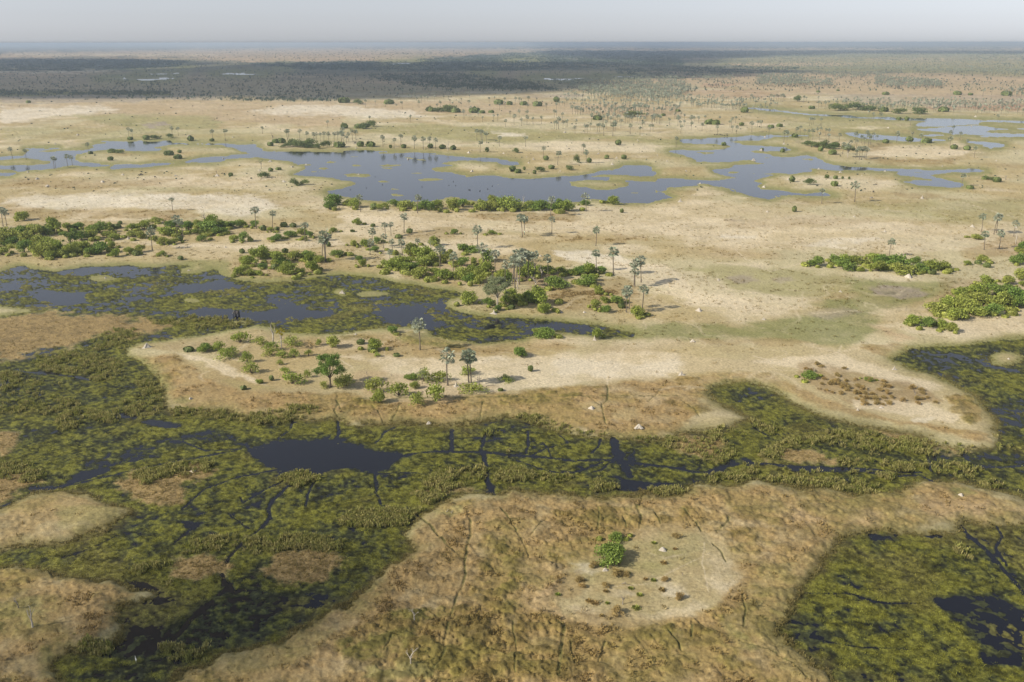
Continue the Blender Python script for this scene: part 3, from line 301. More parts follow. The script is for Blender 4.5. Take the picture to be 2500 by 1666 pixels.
# broken shore of the marsh in the foreground
# paths
u, v = u0 + wu * 8, v0 + wv * 3
rut = np.zeros(N)
for s, w in RUT:
    d = dist_line(poly(s), u, v, w * 4 + 3); rut = np.maximum(rut, 1 - smooth(w * .6, w * 1.5, d))
colr = colr * (1 - .8 * rut[:, None]) + np.array((.07, .08, .025)) * .8 * rut[:, None]
for s, w in PATH:
    d = dist_line(poly(s), u, v, w * 4 + 3); m = (.6 * (1 - smooth(w * .5, w * 1.8, d)))[:, None]; colr = colr * (1 - m) + rgb('track') * m
# tussocks: real relief
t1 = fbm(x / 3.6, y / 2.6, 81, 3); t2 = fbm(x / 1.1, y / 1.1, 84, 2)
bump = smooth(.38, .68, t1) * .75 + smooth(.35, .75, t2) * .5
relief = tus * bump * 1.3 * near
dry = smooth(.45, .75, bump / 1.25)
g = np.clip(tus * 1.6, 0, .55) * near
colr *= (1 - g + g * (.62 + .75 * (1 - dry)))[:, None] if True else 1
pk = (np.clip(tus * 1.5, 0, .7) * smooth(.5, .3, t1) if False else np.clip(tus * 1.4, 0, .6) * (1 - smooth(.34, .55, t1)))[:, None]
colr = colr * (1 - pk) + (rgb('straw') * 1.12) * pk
tr_ = np.maximum(smooth(.975, .995, ridge(x / 70, y / 70, 201)), smooth(.98, .996, ridge(x / 31 + 5, y / 31, 205))) * smooth(.45, .6, det(1 / 90., 208, 3)) * (v0 > 300) * (v0 < 960) * smooth(6, 20, shore) * .35
colr = colr * (1 - tr_[:, None]) + rgb('track') * tr_[:, None]
colr *= (.8 + .4 * fbm(la * 520, ld * 520, 90, 3))[:, None]; colr *= (.88 + .24 * det(1 / 18., 99, 4))[:, None]
spk = smooth(.62, .8, fbm(la * 650, ld * 650, 93, 2)) * .3 * smooth(2, 12, shore) * smooth(.5, .65, mot0) ; colr *= (1 - spk)[:, None]
# heights
z = np.where(shore > 0, .05 + .75 * (1 - np.exp(-shore / 22)), 0)
z = z + (mot1 - .5) * .5 * smooth(4, 30, shore) + relief - rut * .22 * near
z = np.where(OPN > 0, -.04 - .5 * np.clip(OPN / 6, 0, 1), z)
zm = (matf - np.where(v0 < 830, .36, .2)) * .42; zm = np.clip(zm, -.25, .1 + .12 * fin)
zm = zm * (1 - ml) + (.1 + .16 * (mid - .3) + relief) * ml - chn * .2 * ml
edge = smooth(0, 5, WET)
z = np.where(WET > 0, zm * edge + .05 * (1 - edge), z)
z += np.where(fan, 0, .8)
z = np.where((OPN > 0) | (WET > 0), z, np.minimum(z, 5) + np.clip((dist - 1500) * .0008, 0, 2.2))
# marsh plant colours
gA = np.array((.150, .152, .028)); gB = np.array((.080, .090, .027)); gC = np.where((v0 < 830)[:, None], np.array((.05, .055, .036)), np.array((.032, .038, .020))); gD = np.array((.165, .15, .042))  # near gC set darker to deepen the painted shade at lower left
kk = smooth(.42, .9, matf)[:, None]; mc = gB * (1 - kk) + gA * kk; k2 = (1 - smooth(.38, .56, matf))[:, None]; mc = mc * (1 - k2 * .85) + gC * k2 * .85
k3 = (smooth(.55, .75, det(1 / 16., 71, 3)) * .6)[:, None]; mc = mc * (1 - k3) + gD * k3
dk = (1 - smooth(600, 740, v0)) if False else 0
net3 = smooth(.9, .985, ridge(x / 7 + fin, y / 7 + mid, 47)); mc *= (1 - .5 * net3 * near)[:, None]
mc *= np.clip(.86 + .5 * (fin - .5) + 1.7 * (vf - .46) * near, .4, 1.45)[:, None]
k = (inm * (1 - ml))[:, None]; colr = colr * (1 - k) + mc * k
fade = smooth(820, 1050, v0) * np.exp(-np.abs(WET) / np.where(WET > 0, 13, 17 + 20 * smooth(950, 1200, v0))) * .8 * (.35 + mid * 1.3); fade = np.clip(fade, 0, .85)[:, None]; colr = colr * (1 - fade) + np.array((.135, .115, .045)) * (.7 + .6 * fin[:, None]) * fade
colr = np.clip(colr, .008, .9)
ZG = z.reshape(NR, NA)
def ground_z(px, py):
    d = math.hypot(px, py); a_ = math.atan2(px, py)
    i = min(NR - 1, max(0, int(np.searchsorted(rr, d)))); j = min(NA - 1, max(0, int(np.searchsorted(az, a_))))
    return float(max(ZG[i, j], ZG[max(i - 1, 0), j], -0.2))
WG = WET.reshape(NR, NA); OG = OPN.reshape(NR, NA)
def cell(px, py):
    d = math.hypot(px, py); a_ = math.atan2(px, py)
    return min(NR - 1, int(np.searchsorted(rr, d))), min(NA - 1, int(np.searchsorted(az, a_)))
def sheet(name, sel, mat_):
    """grid faces chosen by sel (NR-1, NA-1) as one mesh, closed round the back for the ground"""
    I, J = np.nonzero(sel)
    a_ = I * NA + J; J2 = (J + 1) % NA
    f = np.stack([a_, I * NA + J2, (I + 1) * NA + J2, (I + 1) * NA + J], 1)
    used, inv = np.unique(f, return_inverse=True); f = inv.reshape(f.shape)
    me = bpy.data.meshes.new(name); co = np.stack([x, y, z], 1)[used]
    me.vertices.add(len(co)); me.vertices.foreach_set('co', co.astype(np.float32).ravel())
    me.loops.add(f.size); me.loops.foreach_set('vertex_index', f[:, ::-1].astype(np.int32).ravel())
    me.polygons.add(len(f)); me.polygons.foreach_set('loop_start', np.arange(0, f.size, 4, dtype=np.int32)); me.polygons.foreach_set('loop_total', np.full(len(f), 4, np.int32))
    me.update(calc_edges=True)
    at_ = me.color_attributes.new('cover', 'FLOAT_COLOR', 'POINT')
    c4 = np.concatenate([colr[used], np.ones((len(used), 1))], 1).astype(np.float32); at_.data.foreach_set('color', c4.ravel())
    me.polygons.foreach_set('use_smooth', np.ones(len(f), bool)); me.materials.append(mat_)
    o = bpy.data.objects.new(name, me); COL.objects.link(o); return o
# ------------------------------------------------------------------ materials
def new_mat(name):
    m = bpy.data.materials.new(name); m.use_nodes = True; nt = m.node_tree; return m, nt, nt.nodes['Principled BSDF']
def node(nt, t, **k):
    n = nt.nodes.new(t)
    for a_, b_ in k.items(): setattr(n, a_, b_)
    return n
def ground_mat(name, rough, bump_d, f1, amp):
    m, nt, p = new_mat(name); L = nt.links.new
    at_ = node(nt, 'ShaderNodeAttribute', attribute_name='cover'); tc = node(nt, 'ShaderNodeNewGeometry')
    n1 = node(nt, 'ShaderNodeTexNoise'); n1.inputs['Scale'].default_value = f1; n1.inputs['Detail'].default_value = 6; n1.inputs['Roughness'].default_value = .7
    n2 = node(nt, 'ShaderNodeTexNoise'); n2.inputs['Scale'].default_value = f1 * 5; n2.inputs['Detail'].default_value = 3
    L(tc.outputs['Position'], n1.inputs['Vector']); L(tc.outputs['Position'], n2.inputs['Vector'])
    mr = node(nt, 'ShaderNodeMapRange'); mr.inputs[1].default_value = .3; mr.inputs[2].default_value = .7; mr.inputs[3].default_value = 1 - amp; mr.inputs[4].default_value = 1 + amp
    L(n1.outputs[0], mr.inputs[0])
    vm = node(nt, 'ShaderNodeVectorMath', operation='SCALE'); L(at_.outputs['Color'], vm.inputs[0]); L(mr.outputs[0], vm.inputs['Scale'])
    L(vm.outputs[0], p.inputs['Base Color']); p.inputs['Roughness'].default_value = rough; p.inputs['Specular IOR Level'].default_value = .15
    b1 = node(nt, 'ShaderNodeBump'); b1.inputs['Strength'].default_value = .8; b1.inputs['Distance'].default_value = bump_d; L(n2.outputs[0], b1.inputs['Height']); L(b1.outputs[0], p.inputs['Normal'])
    return m
M = {}
M['ground'] = ground_mat('ground_cover', .95, .16, 1.1, .3)
M['marsh'] = ground_mat('marsh_cover', .75, .3, 1.9, .6)
def cover_leaf(name):
    m, nt, p = new_mat(name); at_ = node(nt, 'ShaderNodeAttribute', attribute_name='cover'); g_ = node(nt, 'ShaderNodeNewGeometry'); L = nt.links.new
    m2 = node(nt, 'ShaderNodeMapRange'); m2.inputs[3].default_value = .8; m2.inputs[4].default_value = 1.5; L(g_.outputs['Random Per Island'], m2.inputs[0])
    vm = node(nt, 'ShaderNodeVectorMath', operation='SCALE'); L(at_.outputs['Color'], vm.inputs[0]); L(m2.outputs[0], vm.inputs['Scale']); L(vm.outputs[0], p.inputs['Base Color']); p.inputs['Roughness'].default_value = .9; p.inputs['Specular IOR Level'].default_value = .1
    t = node(nt, 'ShaderNodeBsdfTranslucent'); L(vm.outputs[0], t.inputs['Color']); ad = node(nt, 'ShaderNodeMixShader'); ad.inputs[0].default_value = .35; L(p.outputs[0], ad.inputs[1]); L(t.outputs[0], ad.inputs[2]); L(ad.outputs[0], nt.nodes['Material Output'].inputs['Surface']); return m
M['cover'] = cover_leaf('grass_blades')
def plain(name, col, rough=.8, var=.25, scale=3.0, objvar=0.0, hue=None, sheen=0, transl=0, islands=False):
    m, nt, p = new_mat(name); L = nt.links.new
    n1 = node(nt, 'ShaderNodeTexNoise'); n1.inputs['Scale'].default_value = scale; n1.inputs['Detail'].default_value = 4
    g_ = node(nt, 'ShaderNodeNewGeometry'); L(g_.outputs['Position'], n1.inputs['Vector'])
    oi = node(nt, 'ShaderNodeObjectInfo')
    c = node(nt, 'ShaderNodeMix', data_type='RGBA'); c.inputs[6].default_value = (*col, 1); c.inputs[7].default_value = (*(hue or col), 1); L(oi.outputs['Random'], c.inputs[0])
    mr = node(nt, 'ShaderNodeMapRange'); mr.inputs[1].default_value = .3; mr.inputs[2].default_value = .7; mr.inputs[3].default_value = 1 - var; mr.inputs[4].default_value = 1 + var; L(n1.outputs[0], mr.inputs[0])
    last = mr.outputs[0]
    if islands:
        m2 = node(nt, 'ShaderNodeMapRange'); m2.inputs[3].default_value = .6; m2.inputs[4].default_value = 1.4; L(g_.outputs['Random Per Island'], m2.inputs[0])
        mm = node(nt, 'ShaderNodeMath', operation='MULTIPLY'); L(last, mm.inputs[0]); L(m2.outputs[0], mm.inputs[1]); last = mm.outputs[0]
    vm = node(nt, 'ShaderNodeVectorMath', operation='SCALE'); L(c.outputs[2], vm.inputs[0]); L(last, vm.inputs['Scale'])
    L(vm.outputs[0], p.inputs['Base Color']); p.inputs['Roughness'].default_value = rough; p.inputs['Specular IOR Level'].default_value = .3
    if transl:
        t = node(nt, 'ShaderNodeBsdfTranslucent'); L(vm.outputs[0], t.inputs['Color']); ad = node(nt, 'ShaderNodeMixShader'); ad.inputs[0].default_value = transl
        L(p.outputs[0], ad.inputs[1]); L(t.outputs[0], ad.inputs[2]); L(ad.outputs[0], nt.nodes['Material Output'].inputs['Surface'])
    return m
M['bush'] = plain('green_leaves', (.265, .34, .058), .6, .3, .4, hue=(.34, .37, .085), transl=.3, islands=True)
M['bushf'] = plain('distant_green_leaves', (.12, .17, .05), .6, .25, .4, hue=(.17, .21, .065), transl=.2, islands=True)
M['bushd'] = plain('deep_green_leaves', (.165, .26, .05), .55, .25, .4, hue=(.22, .30, .06), transl=.25, islands=True)
M['greytree'] = plain('grey_green_leaves', (.28, .32, .17), .7, .25, .4, transl=.2, islands=True)
M['yellow'] = plain('yellow_leaves', (.42, .36, .02), .6, .2, .6, transl=.3, islands=True)
M['dryleaf'] = plain('dry_leaves', (.36, .28, .11), .8, .3, .6, hue=(.40, .29, .12), transl=.2, islands=True)
M['palm'] = plain('palm_leaves', (.27, .32, .22), .45, .15, 1.0, hue=(.36, .39, .29), transl=.15, islands=True)
M['deadpalm'] = plain('dead_palm_leaves', (.36, .28, .16), .8, .2, 1.0, islands=True)
M['ptrunk'] = plain('palm_bark', (.17, .145, .115), .9, .2, 2)
M['bark'] = plain('bark', (.14, .115, .09), .9, .25, 2)
M['pale'] = plain('bleached_wood', (.42, .38, .32), .85, .2, 2)
M['greywood'] = plain('grey_dead_wood', (.24, .215, .19), .85, .25, 2)
M['mound'] = plain('termite_clay', (.42, .385, .325), .95, .15, 1.2, hue=(.5, .455, .39))
M['reed'] = plain('reed_leaves', (.32, .30, .115), .7, .35, .12, transl=.25, islands=True)
M['tuft'] = plain('grass_tufts', (.35, .265, .11), .8, .35, .1, transl=.2, islands=True)
M['farwood'] = plain('far_leaves', (.055, .09, .06), .8, .4, .02, islands=True)
M['farpalm'] = plain('far_palm_leaves', (.25, .28, .21), .7, .3, .02, islands=True)
M['hide'] = plain('grey_hide', (.075, .07, .068), .8, .2, 4)
M['darkhide'] = plain('dark_hide', (.045, .04, .04), .8, .2, 4)
M['greyhide'] = plain('pale_grey_hide', (.30, .27, .25), .8, .2, 4)
M['ivory'] = plain('ivory', (.7, .66, .55), .5, .05, 4)
M['white'] = plain('white_feathers', (.8, .8, .78), .6, .05, 4)
M['cloud'] = plain('cloud_vapour', (.85, .86, .88), 1, .05, .001)
m, nt, p = new_mat('lake_water'); p.inputs['Base Color'].default_value = (.006, .007, .013, 1); p.inputs['Roughness'].default_value = .09; p.inputs['IOR'].default_value = 1.33
n1 = node(nt, 'ShaderNodeTexNoise'); n1.inputs['Scale'].default_value = .35; n1.inputs['Detail'].default_value = 5; g_ = node(nt, 'ShaderNodeNewGeometry'); nt.links.new(g_.outputs['Position'], n1.inputs['Vector'])
b1 = node(nt, 'ShaderNodeBump'); b1.inputs['Strength'].default_value = .14; b1.inputs['Distance'].default_value = .1; nt.links.new(n1.outputs[0], b1.inputs['Height']); nt.links.new(b1.outputs[0], p.inputs['Normal'])
M['water'] = m
# ------------------------------------------------------------------ tagging
def tag(o, label=None, cat=None, group=None, kind=None):
    for k_, v_ in (('label', label), ('category', cat), ('group', group), ('kind', kind)):
        if v_: o[k_] = v_
    return o
def empty(name, loc=(0, 0, 0)):
    o = bpy.data.objects.new(name, None); COL.objects.link(o); o.location = loc; o.empty_display_size = .5; return o
def mesh_from(name, V, Fc, mat_, smooth_=False):
    me = bpy.data.meshes.new(name); me.from_pydata([tuple(map(float, q)) for q in V], [], Fc); me.materials.append(mat_)
    if smooth_: me.polygons.foreach_set('use_smooth', [True] * len(me.polygons))
    me.update(); return me
def quads_mesh(name, V, nper, mat_):                 # V: (n*nper, 3) array, consecutive nper vertices make a face
    n = len(V) // nper; me = bpy.data.meshes.new(name); me.vertices.add(len(V)); me.vertices.foreach_set('co', np.asarray(V, np.float32).ravel())
    me.loops.add(len(V)); me.loops.foreach_set('vertex_index', np.arange(len(V), dtype=np.int32)); me.polygons.add(n)
    me.polygons.foreach_set('loop_start', np.arange(0, len(V), nper, dtype=np.int32)); me.polygons.foreach_set('loop_total', np.full(n, nper, np.int32)); me.update(calc_edges=True)
    me.materials.append(mat_); return me
def obj(name, me, parent=None, loc=None):
    o = bpy.data.objects.new(name, me); COL.objects.link(o)
    if parent: o.parent = parent
    if loc: o.location = loc
    return o
# ------------------------------------------------------------------ setting
fi = np.arange(NR - 1)[:, None]; fj = np.arange(NA)[None, :]
inm2 = WG > 2.5
mf = inm2[:-1, :-1] & inm2[1:, :-1] & inm2[:-1, 1:] & inm2[1:, 1:]
mf = np.concatenate([mf, np.zeros((NR - 1, 1), bool)], 1)
gr = sheet('ground', ~mf, M['ground']); tag(gr, kind='structure')
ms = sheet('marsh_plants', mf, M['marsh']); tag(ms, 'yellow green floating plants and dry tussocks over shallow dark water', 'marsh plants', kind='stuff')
me = mesh_from('water', [(-6000, 100, 0), (6000, 100, 0), (6000, 9000, 0), (-6000, 9000, 0)], [(0, 1, 2, 3)], M['water']); tag(obj('water', me), kind='structure')

# haze: one closed box round camera and scene, sky and clouds outside
bm = bmesh.new(); bmesh.ops.create_cube(bm, size=1); hm = bpy.data.meshes.new('haze'); bm.to_mesh(hm); bm.free()
hz = obj('haze', hm, loc=(0, 0, 62)); hz.scale = (240000, 240000, 130); tag(hz, 'thin pale dry season haze over the plain', 'haze', kind='stuff')
m = bpy.data.materials.new('haze_air'); m.use_nodes = True; nt = m.node_tree; nt.nodes.remove(nt.nodes['Principled BSDF'])
pv = node(nt, 'ShaderNodeVolumePrincipled'); pv.inputs['Color'].default_value = (.63, .76, .94, 1); pv.inputs['Density'].default_value = 0.00008; pv.inputs['Anisotropy'].default_value = .3
nt.links.new(pv.outputs[0], nt.nodes['Material Output'].inputs['Volume']); hm.materials.append(m)
# ------------------------------------------------------------------ shape builders
def tube(V, Fc, pts, rad, n=6):
    base = len(V); pts = [Vector(q) for q in pts]
    for i, q in enumerate(pts):
        d = (pts[min(i + 1, len(pts) - 1)] - pts[max(i - 1, 0)]); d = d.normalized() if d.length else Vector((0, 0, 1))
        a_ = d.orthogonal().normalized() if abs(d.z) < .9 else Vector((1, 0, 0)).cross(d).normalized(); b_ = d.cross(a_).normalized()
        for k in range(n):
            t = 2 * math.pi * k / n; V.append(q + (a_ * math.cos(t) + b_ * math.sin(t)) * rad[i])
    for i in range(len(pts) - 1):
        for k in range(n):
            p0 = base + i * n + k; p1 = base + i * n + (k + 1) % n; Fc.append((p0, p1, p1 + n, p0 + n))
    Fc.append(tuple(base + (len(pts) - 1) * n + k for k in range(n)))
def leaves(centres, size, rng, flat=0.0):            # small randomly turned quads
    n = len(centres); a_ = rng.normal(size=(n, 3)); a_[:, 2] *= 1 - flat; a_ /= np.linalg.norm(a_, axis=1)[:, None]
    b_ = rng.normal(size=(n, 3)); b_ -= (a_ * b_).sum(1)[:, None] * a_; b_ /= np.linalg.norm(b_, axis=1)[:, None]
    s = size * rng.uniform(.6, 1.3, n)[:, None]; a_ = a_ * s; b_ = b_ * s * .75
    return np.stack([centres - a_ - b_ * .3, centres - b_, centres + a_ + b_ * .2, centres + b_], 1).reshape(-1, 3)
def shell_points(rng, lobes, per, hollow=.72, fill=.2):
    out = []
    for (cx, cy, cz, r, rz) in lobes:
        n = int(per * r * r); d = rng.normal(size=(n, 3)); d /= np.linalg.norm(d, axis=1)[:, None]
        q = rng.uniform(hollow, 1.06, n) ** 1.0; q[rng.random(n) < fill] *= rng.uniform(.2, .9)
        q *= 1 + .32 * np.sin(d[:, 0] * 9 + cx * 7) * np.sin(d[:, 1] * 8 + cy * 5 + d[:, 2] * 6)
        out.append(np.stack([cx + d[:, 0] * r * q, cy + d[:, 1] * r * q, cz + d[:, 2] * rz * q], 1))
    o = np.concatenate(out); return o[o[:, 2] > .03]
# --- fan palm (unit: metres, 12.5 m tall)
def palm_meshes(seed, low=False):
    rng = np.random.default_rng(seed); H = 12.5 - 2.1; V, Fc = [], []
    lx, ly = rng.uniform(-1.1, 1.1, 2)
    pts = [(lx * (t ** 2 - t) * 1.2 + lx * t * .6, ly * t * .6, H * t) for t in np.linspace(0, 1, 8)]
    tube(V, Fc, pts, [.34, .25, .2, .19, .2, .21, .19, .15], 6); tr = mesh_from('trunk', V, Fc, M['ptrunk'], True); CS = 1.14
    top = np.array(pts[-1]); L = []; D = []
    for i in range(36):
        el = math.asin(rng.uniform(-.8, 1.0)); az_ = i * 2.39996 + rng.uniform(-.3, .3)
        d = np.array([math.cos(el) * math.cos(az_), math.cos(el) * math.sin(az_), math.sin(el)])
        side = np.cross(d, [0, 0, 1.]); side /= np.linalg.norm(side) + 1e-6; up = np.cross(side, d)
        tl = rng.uniform(-.7, .7); side, up = side * math.cos(tl) + up * math.sin(tl), up * math.cos(tl) - side * math.sin(tl)
        pet = rng.uniform(1.0, 1.9); o_ = top + d * pet + np.array([0, 0, -.12 * pet ** 2]); r = rng.uniform(.7, 1.0)
        q0 = top; w = side * .04
        L += [q0 - w, q0 + w, o_ + w, o_ - w]
        nseg = 9
        for k in range(nseg):
            t0 = R(-112 + 224 * k / nseg); t1 = R(-112 + 224 * (k + .82) / nseg)
            f = lambda t, rr_, dz: o_ + (d * math.cos(t) + side * math.sin(t)) * rr_ * r + up * dz + np.array([0, 0, -.22 * rr_ * r * (1.2 - .6 * d[2])])
            L += [o_, f(t0, .8, .10), f((t0 + t1) / 2, 1.12, -.02), f(t1, .8, -.08)]
    for i in range(int(rng.integers(8, 30))):
        az_ = rng.uniform(0, 6.28); e = rng.uniform(1.0, 1.9); o_ = top + np.array([math.cos(az_) * .22, math.sin(az_) * .22, -.1]); q = o_ + np.array([math.cos(az_) * e * .42, math.sin(az_) * e * .42, -e])
        s_ = np.array([-math.sin(az_), math.cos(az_), 0]) * .16
        D += [o_, o_ * .5 + q * .5 - s_, q, o_ * .5 + q * .5 + s_]
    cr = quads_mesh('crown', top + (np.array(L) - top) * CS, 4, M['palm']); dd = quads_mesh('dead_fronds', np.array(D), 4, M['deadpalm'])
    return tr, cr, dd
PALM = [palm_meshes(100 + i) for i in range(7)]
# --- shrubs (unit: half width 1, height 1)
def bush_mesh(seed, mat_, leaf=.062, per=900, dens=14, open_=0, flat=.0):
    rng = np.random.default_rng(seed); lobes = []
    for i in range(dens):
        t = rng.uniform(0, 6.28); r = math.sqrt(rng.random()) * .74; s = rng.uniform(.26, .42); zc = rng.uniform(.2, .95 - .55 * r)
        if i < 4: r *= .45; zc = rng.uniform(.4, .72); s = .42
        lobes.append((r * math.cos(t), r * math.sin(t), zc, s, s * .62))
    c = shell_points(rng, lobes, per); c = c[rng.random(len(c)) > open_]
    cr = quads_mesh('crown', leaves(c, leaf, rng, flat), 4, mat_)
    V, Fc = [], []
    for i in range(7):
        lb = lobes[i % len(lobes)]; tube(V, Fc, [(rng.uniform(-.08, .08), rng.uniform(-.08, .08), -.03), (lb[0] * .4, lb[1] * .4, lb[2] * .55), (lb[0] * .9, lb[1] * .9, lb[2] * 1.1)], [.035, .022, .008], 5)
    return cr, mesh_from('stems', V, Fc, M['bark'])
BUSH = [bush_mesh(200 + i, M['bush'] if i % 3 else M['bushd'], dens=10 + i) for i in range(9)]
DARKB = [bush_mesh(240 + i, M['bushd'], per=1300, dens=20) for i in range(2)]
FARB = [bush_mesh(250 + i, M['bushf'], dens=10 + i, per=700) for i in range(5)]
THIN = [bush_mesh(220 + i, M['bush'], per=620, dens=10, open_=.25) for i in range(3)]
DRY = [bush_mesh(230 + i, M['dryleaf'], per=640, dens=11, leaf=.07) for i in range(4)]
# --- trees (metres): trunk with limbs, crown as clumps at limb ends
def tree_mesh(seed, H, W, th, mat_, barkm, lobes_n=26, leaf=.22, per=70, lean=0.0, rt=.3):
    rng = np.random.default_rng(seed); V, Fc = [], []; lobes = []
    tube(V, Fc, [(0, 0, -.2), (lean * .3, .05, th * .5), (lean * .6, 0, th)], [rt * 1.25, rt * .9, rt * .75], 8)
    for i in range(lobes_n):
        t = i * 2.4 + rng.uniform(-.4, .4); r = math.sqrt((i + .6) / lobes_n) * W * .42; zt = th + (H - th) * (rng.uniform(.35, .92) * math.sqrt(max(.05, 1 - (r / (W * .56)) ** 2)))
        s = rng.uniform(.09, .15) * W; c = (lean + r * math.cos(t), r * math.sin(t), zt); lobes.append((*c, s, s * .72))
        if i % 2 == 0: tube(V, Fc, [(lean * .55, 0, th * .9), (c[0] * .5, c[1] * .5, th + (zt - th) * .55), (c[0] * .95, c[1] * .95, zt)], [rt * .5, rt * .28, rt * .08], 5)
    c = shell_points(rng, lobes, per * 3, .5, .4)
    return quads_mesh('crown', leaves(c, leaf, rng), 4, mat_), mesh_from('trunk', V, Fc, barkm, True)
# --- leafless tree (unit: 1 tall)
def dead_mesh(seed, mat_, spread=.45, n=5, lean=.1, depth=3):
    rng = random.Random(seed); V, Fc = [], []
    def grow(p0, d, L, r, k):
        mid_ = p0 + d * L * .5 + Vector((rng.uniform(-1, 1), rng.uniform(-1, 1), 0)) * L * .08; e = p0 + d * L
        tube(V, Fc, [p0, mid_, e], [r, r * .8, r * .55], 5)
        if k <= 0: return
        for i in range(2 if k < depth else n):
            t = rng.uniform(0, 6.28); q = (d + Vector((math.cos(t), math.sin(t), rng.uniform(-.2, .5))) * spread * 1.4).normalized()
            grow(p0 + d * L * rng.uniform(.55, 1), q, L * rng.uniform(.5, .75), r * .5, k - 1)
    grow(Vector((0, 0, -.02)), Vector((lean, 0, 1)).normalized(), .42, .035, depth); return mesh_from('leafless_tree', V, Fc, mat_, True)
DEAD = [dead_mesh(11, M['greywood']), dead_mesh(12, M['pale'], .5), dead_mesh(13, M['greywood'], .35, 4, .35), dead_mesh(14, M['pale'], .25, 3, -.1)]
# --- termite mound (unit: 1 tall)
def mound_mesh(kind, seed):
    rng = np.random.default_rng(seed); V, Fc = [], []
    prof = {0: [(1.5, 0), (1.0, .07), (.6, .2), (.38, .42), (.22, .68), (.12, .88), (.05, 1)], 1: [(1.7, 0), (1.35, .12), (1.0, .32), (.66, .58), (.36, .84), (.1, 1)],
            2: [(2.6, 0), (2.1, .25), (1.4, .6), (.8, .85), (.35, 1)], 3: [(.9, 0), (.5, .1), (.3, .35), (.24, .6), (.16, .85), (.07, 1)]}[kind]
    n = 14
    for (r, h) in prof:
        for k in range(n):
            t = 2 * math.pi * k / n; q = r * (1 + .28 * math.sin(3 * t + seed) * (1 - h * .3) + rng.uniform(-.12, .12)); V.append((q * math.cos(t) + .12 * h, q * math.sin(t), h - .03 + rng.uniform(-.02, .02)))
    for i in range(len(prof) - 1):
        for k in range(n): Fc.append((i * n + k, i * n + (k + 1) % n, (i + 1) * n + (k + 1) % n, (i + 1) * n + k))
    Fc.append(tuple(range((len(prof) - 1) * n, len(prof) * n)))
    if kind in (0, 1):                                # side spires
        for s_ in range(2):
            t = rng.uniform(0, 6.28); tube(V, Fc, [(.5 * math.cos(t), .5 * math.sin(t), 0), (.4 * math.cos(t), .4 * math.sin(t), .3), (.38 * math.cos(t), .38 * math.sin(t), .52)], [.26, .17, .05], 7)
    return mesh_from('termite_mound', V, Fc, M['mound'])
MOUND = [mound_mesh(k, 30 + k + 5 * j) for k in range(4) for j in range(2)]
# --- small dwarf palm clump (unit half width 1)
def clump_mesh(seed):
    rng = np.random.default_rng(seed); L = []; 
    for i in range(150):
        t = rng.uniform(0, 6.28); r0 = rng.uniform(0, .45); e = rng.uniform(.2, 1.35); ln = rng.uniform(.4, .62)
        o_ = np.array([r0 * math.cos(t), r0 * math.sin(t), 0]); d = np.array([math.cos(t) * math.cos(e), math.sin(t) * math.cos(e), math.sin(e)]); s_ = np.array([-math.sin(t), math.cos(t), 0]) * .075
        q = o_ + d * ln; L += [o_, q * .6 + o_ * .4 - s_, q + np.array([0, 0, -.06]), q * .6 + o_ * .4 + s_]
    return np.array(L)
CLUMP = [quads_mesh('clump', clump_mesh(s_), 4, M['bush'] if s_ % 2 else M['dryleaf']) for s_ in (51, 52, 53, 54)]
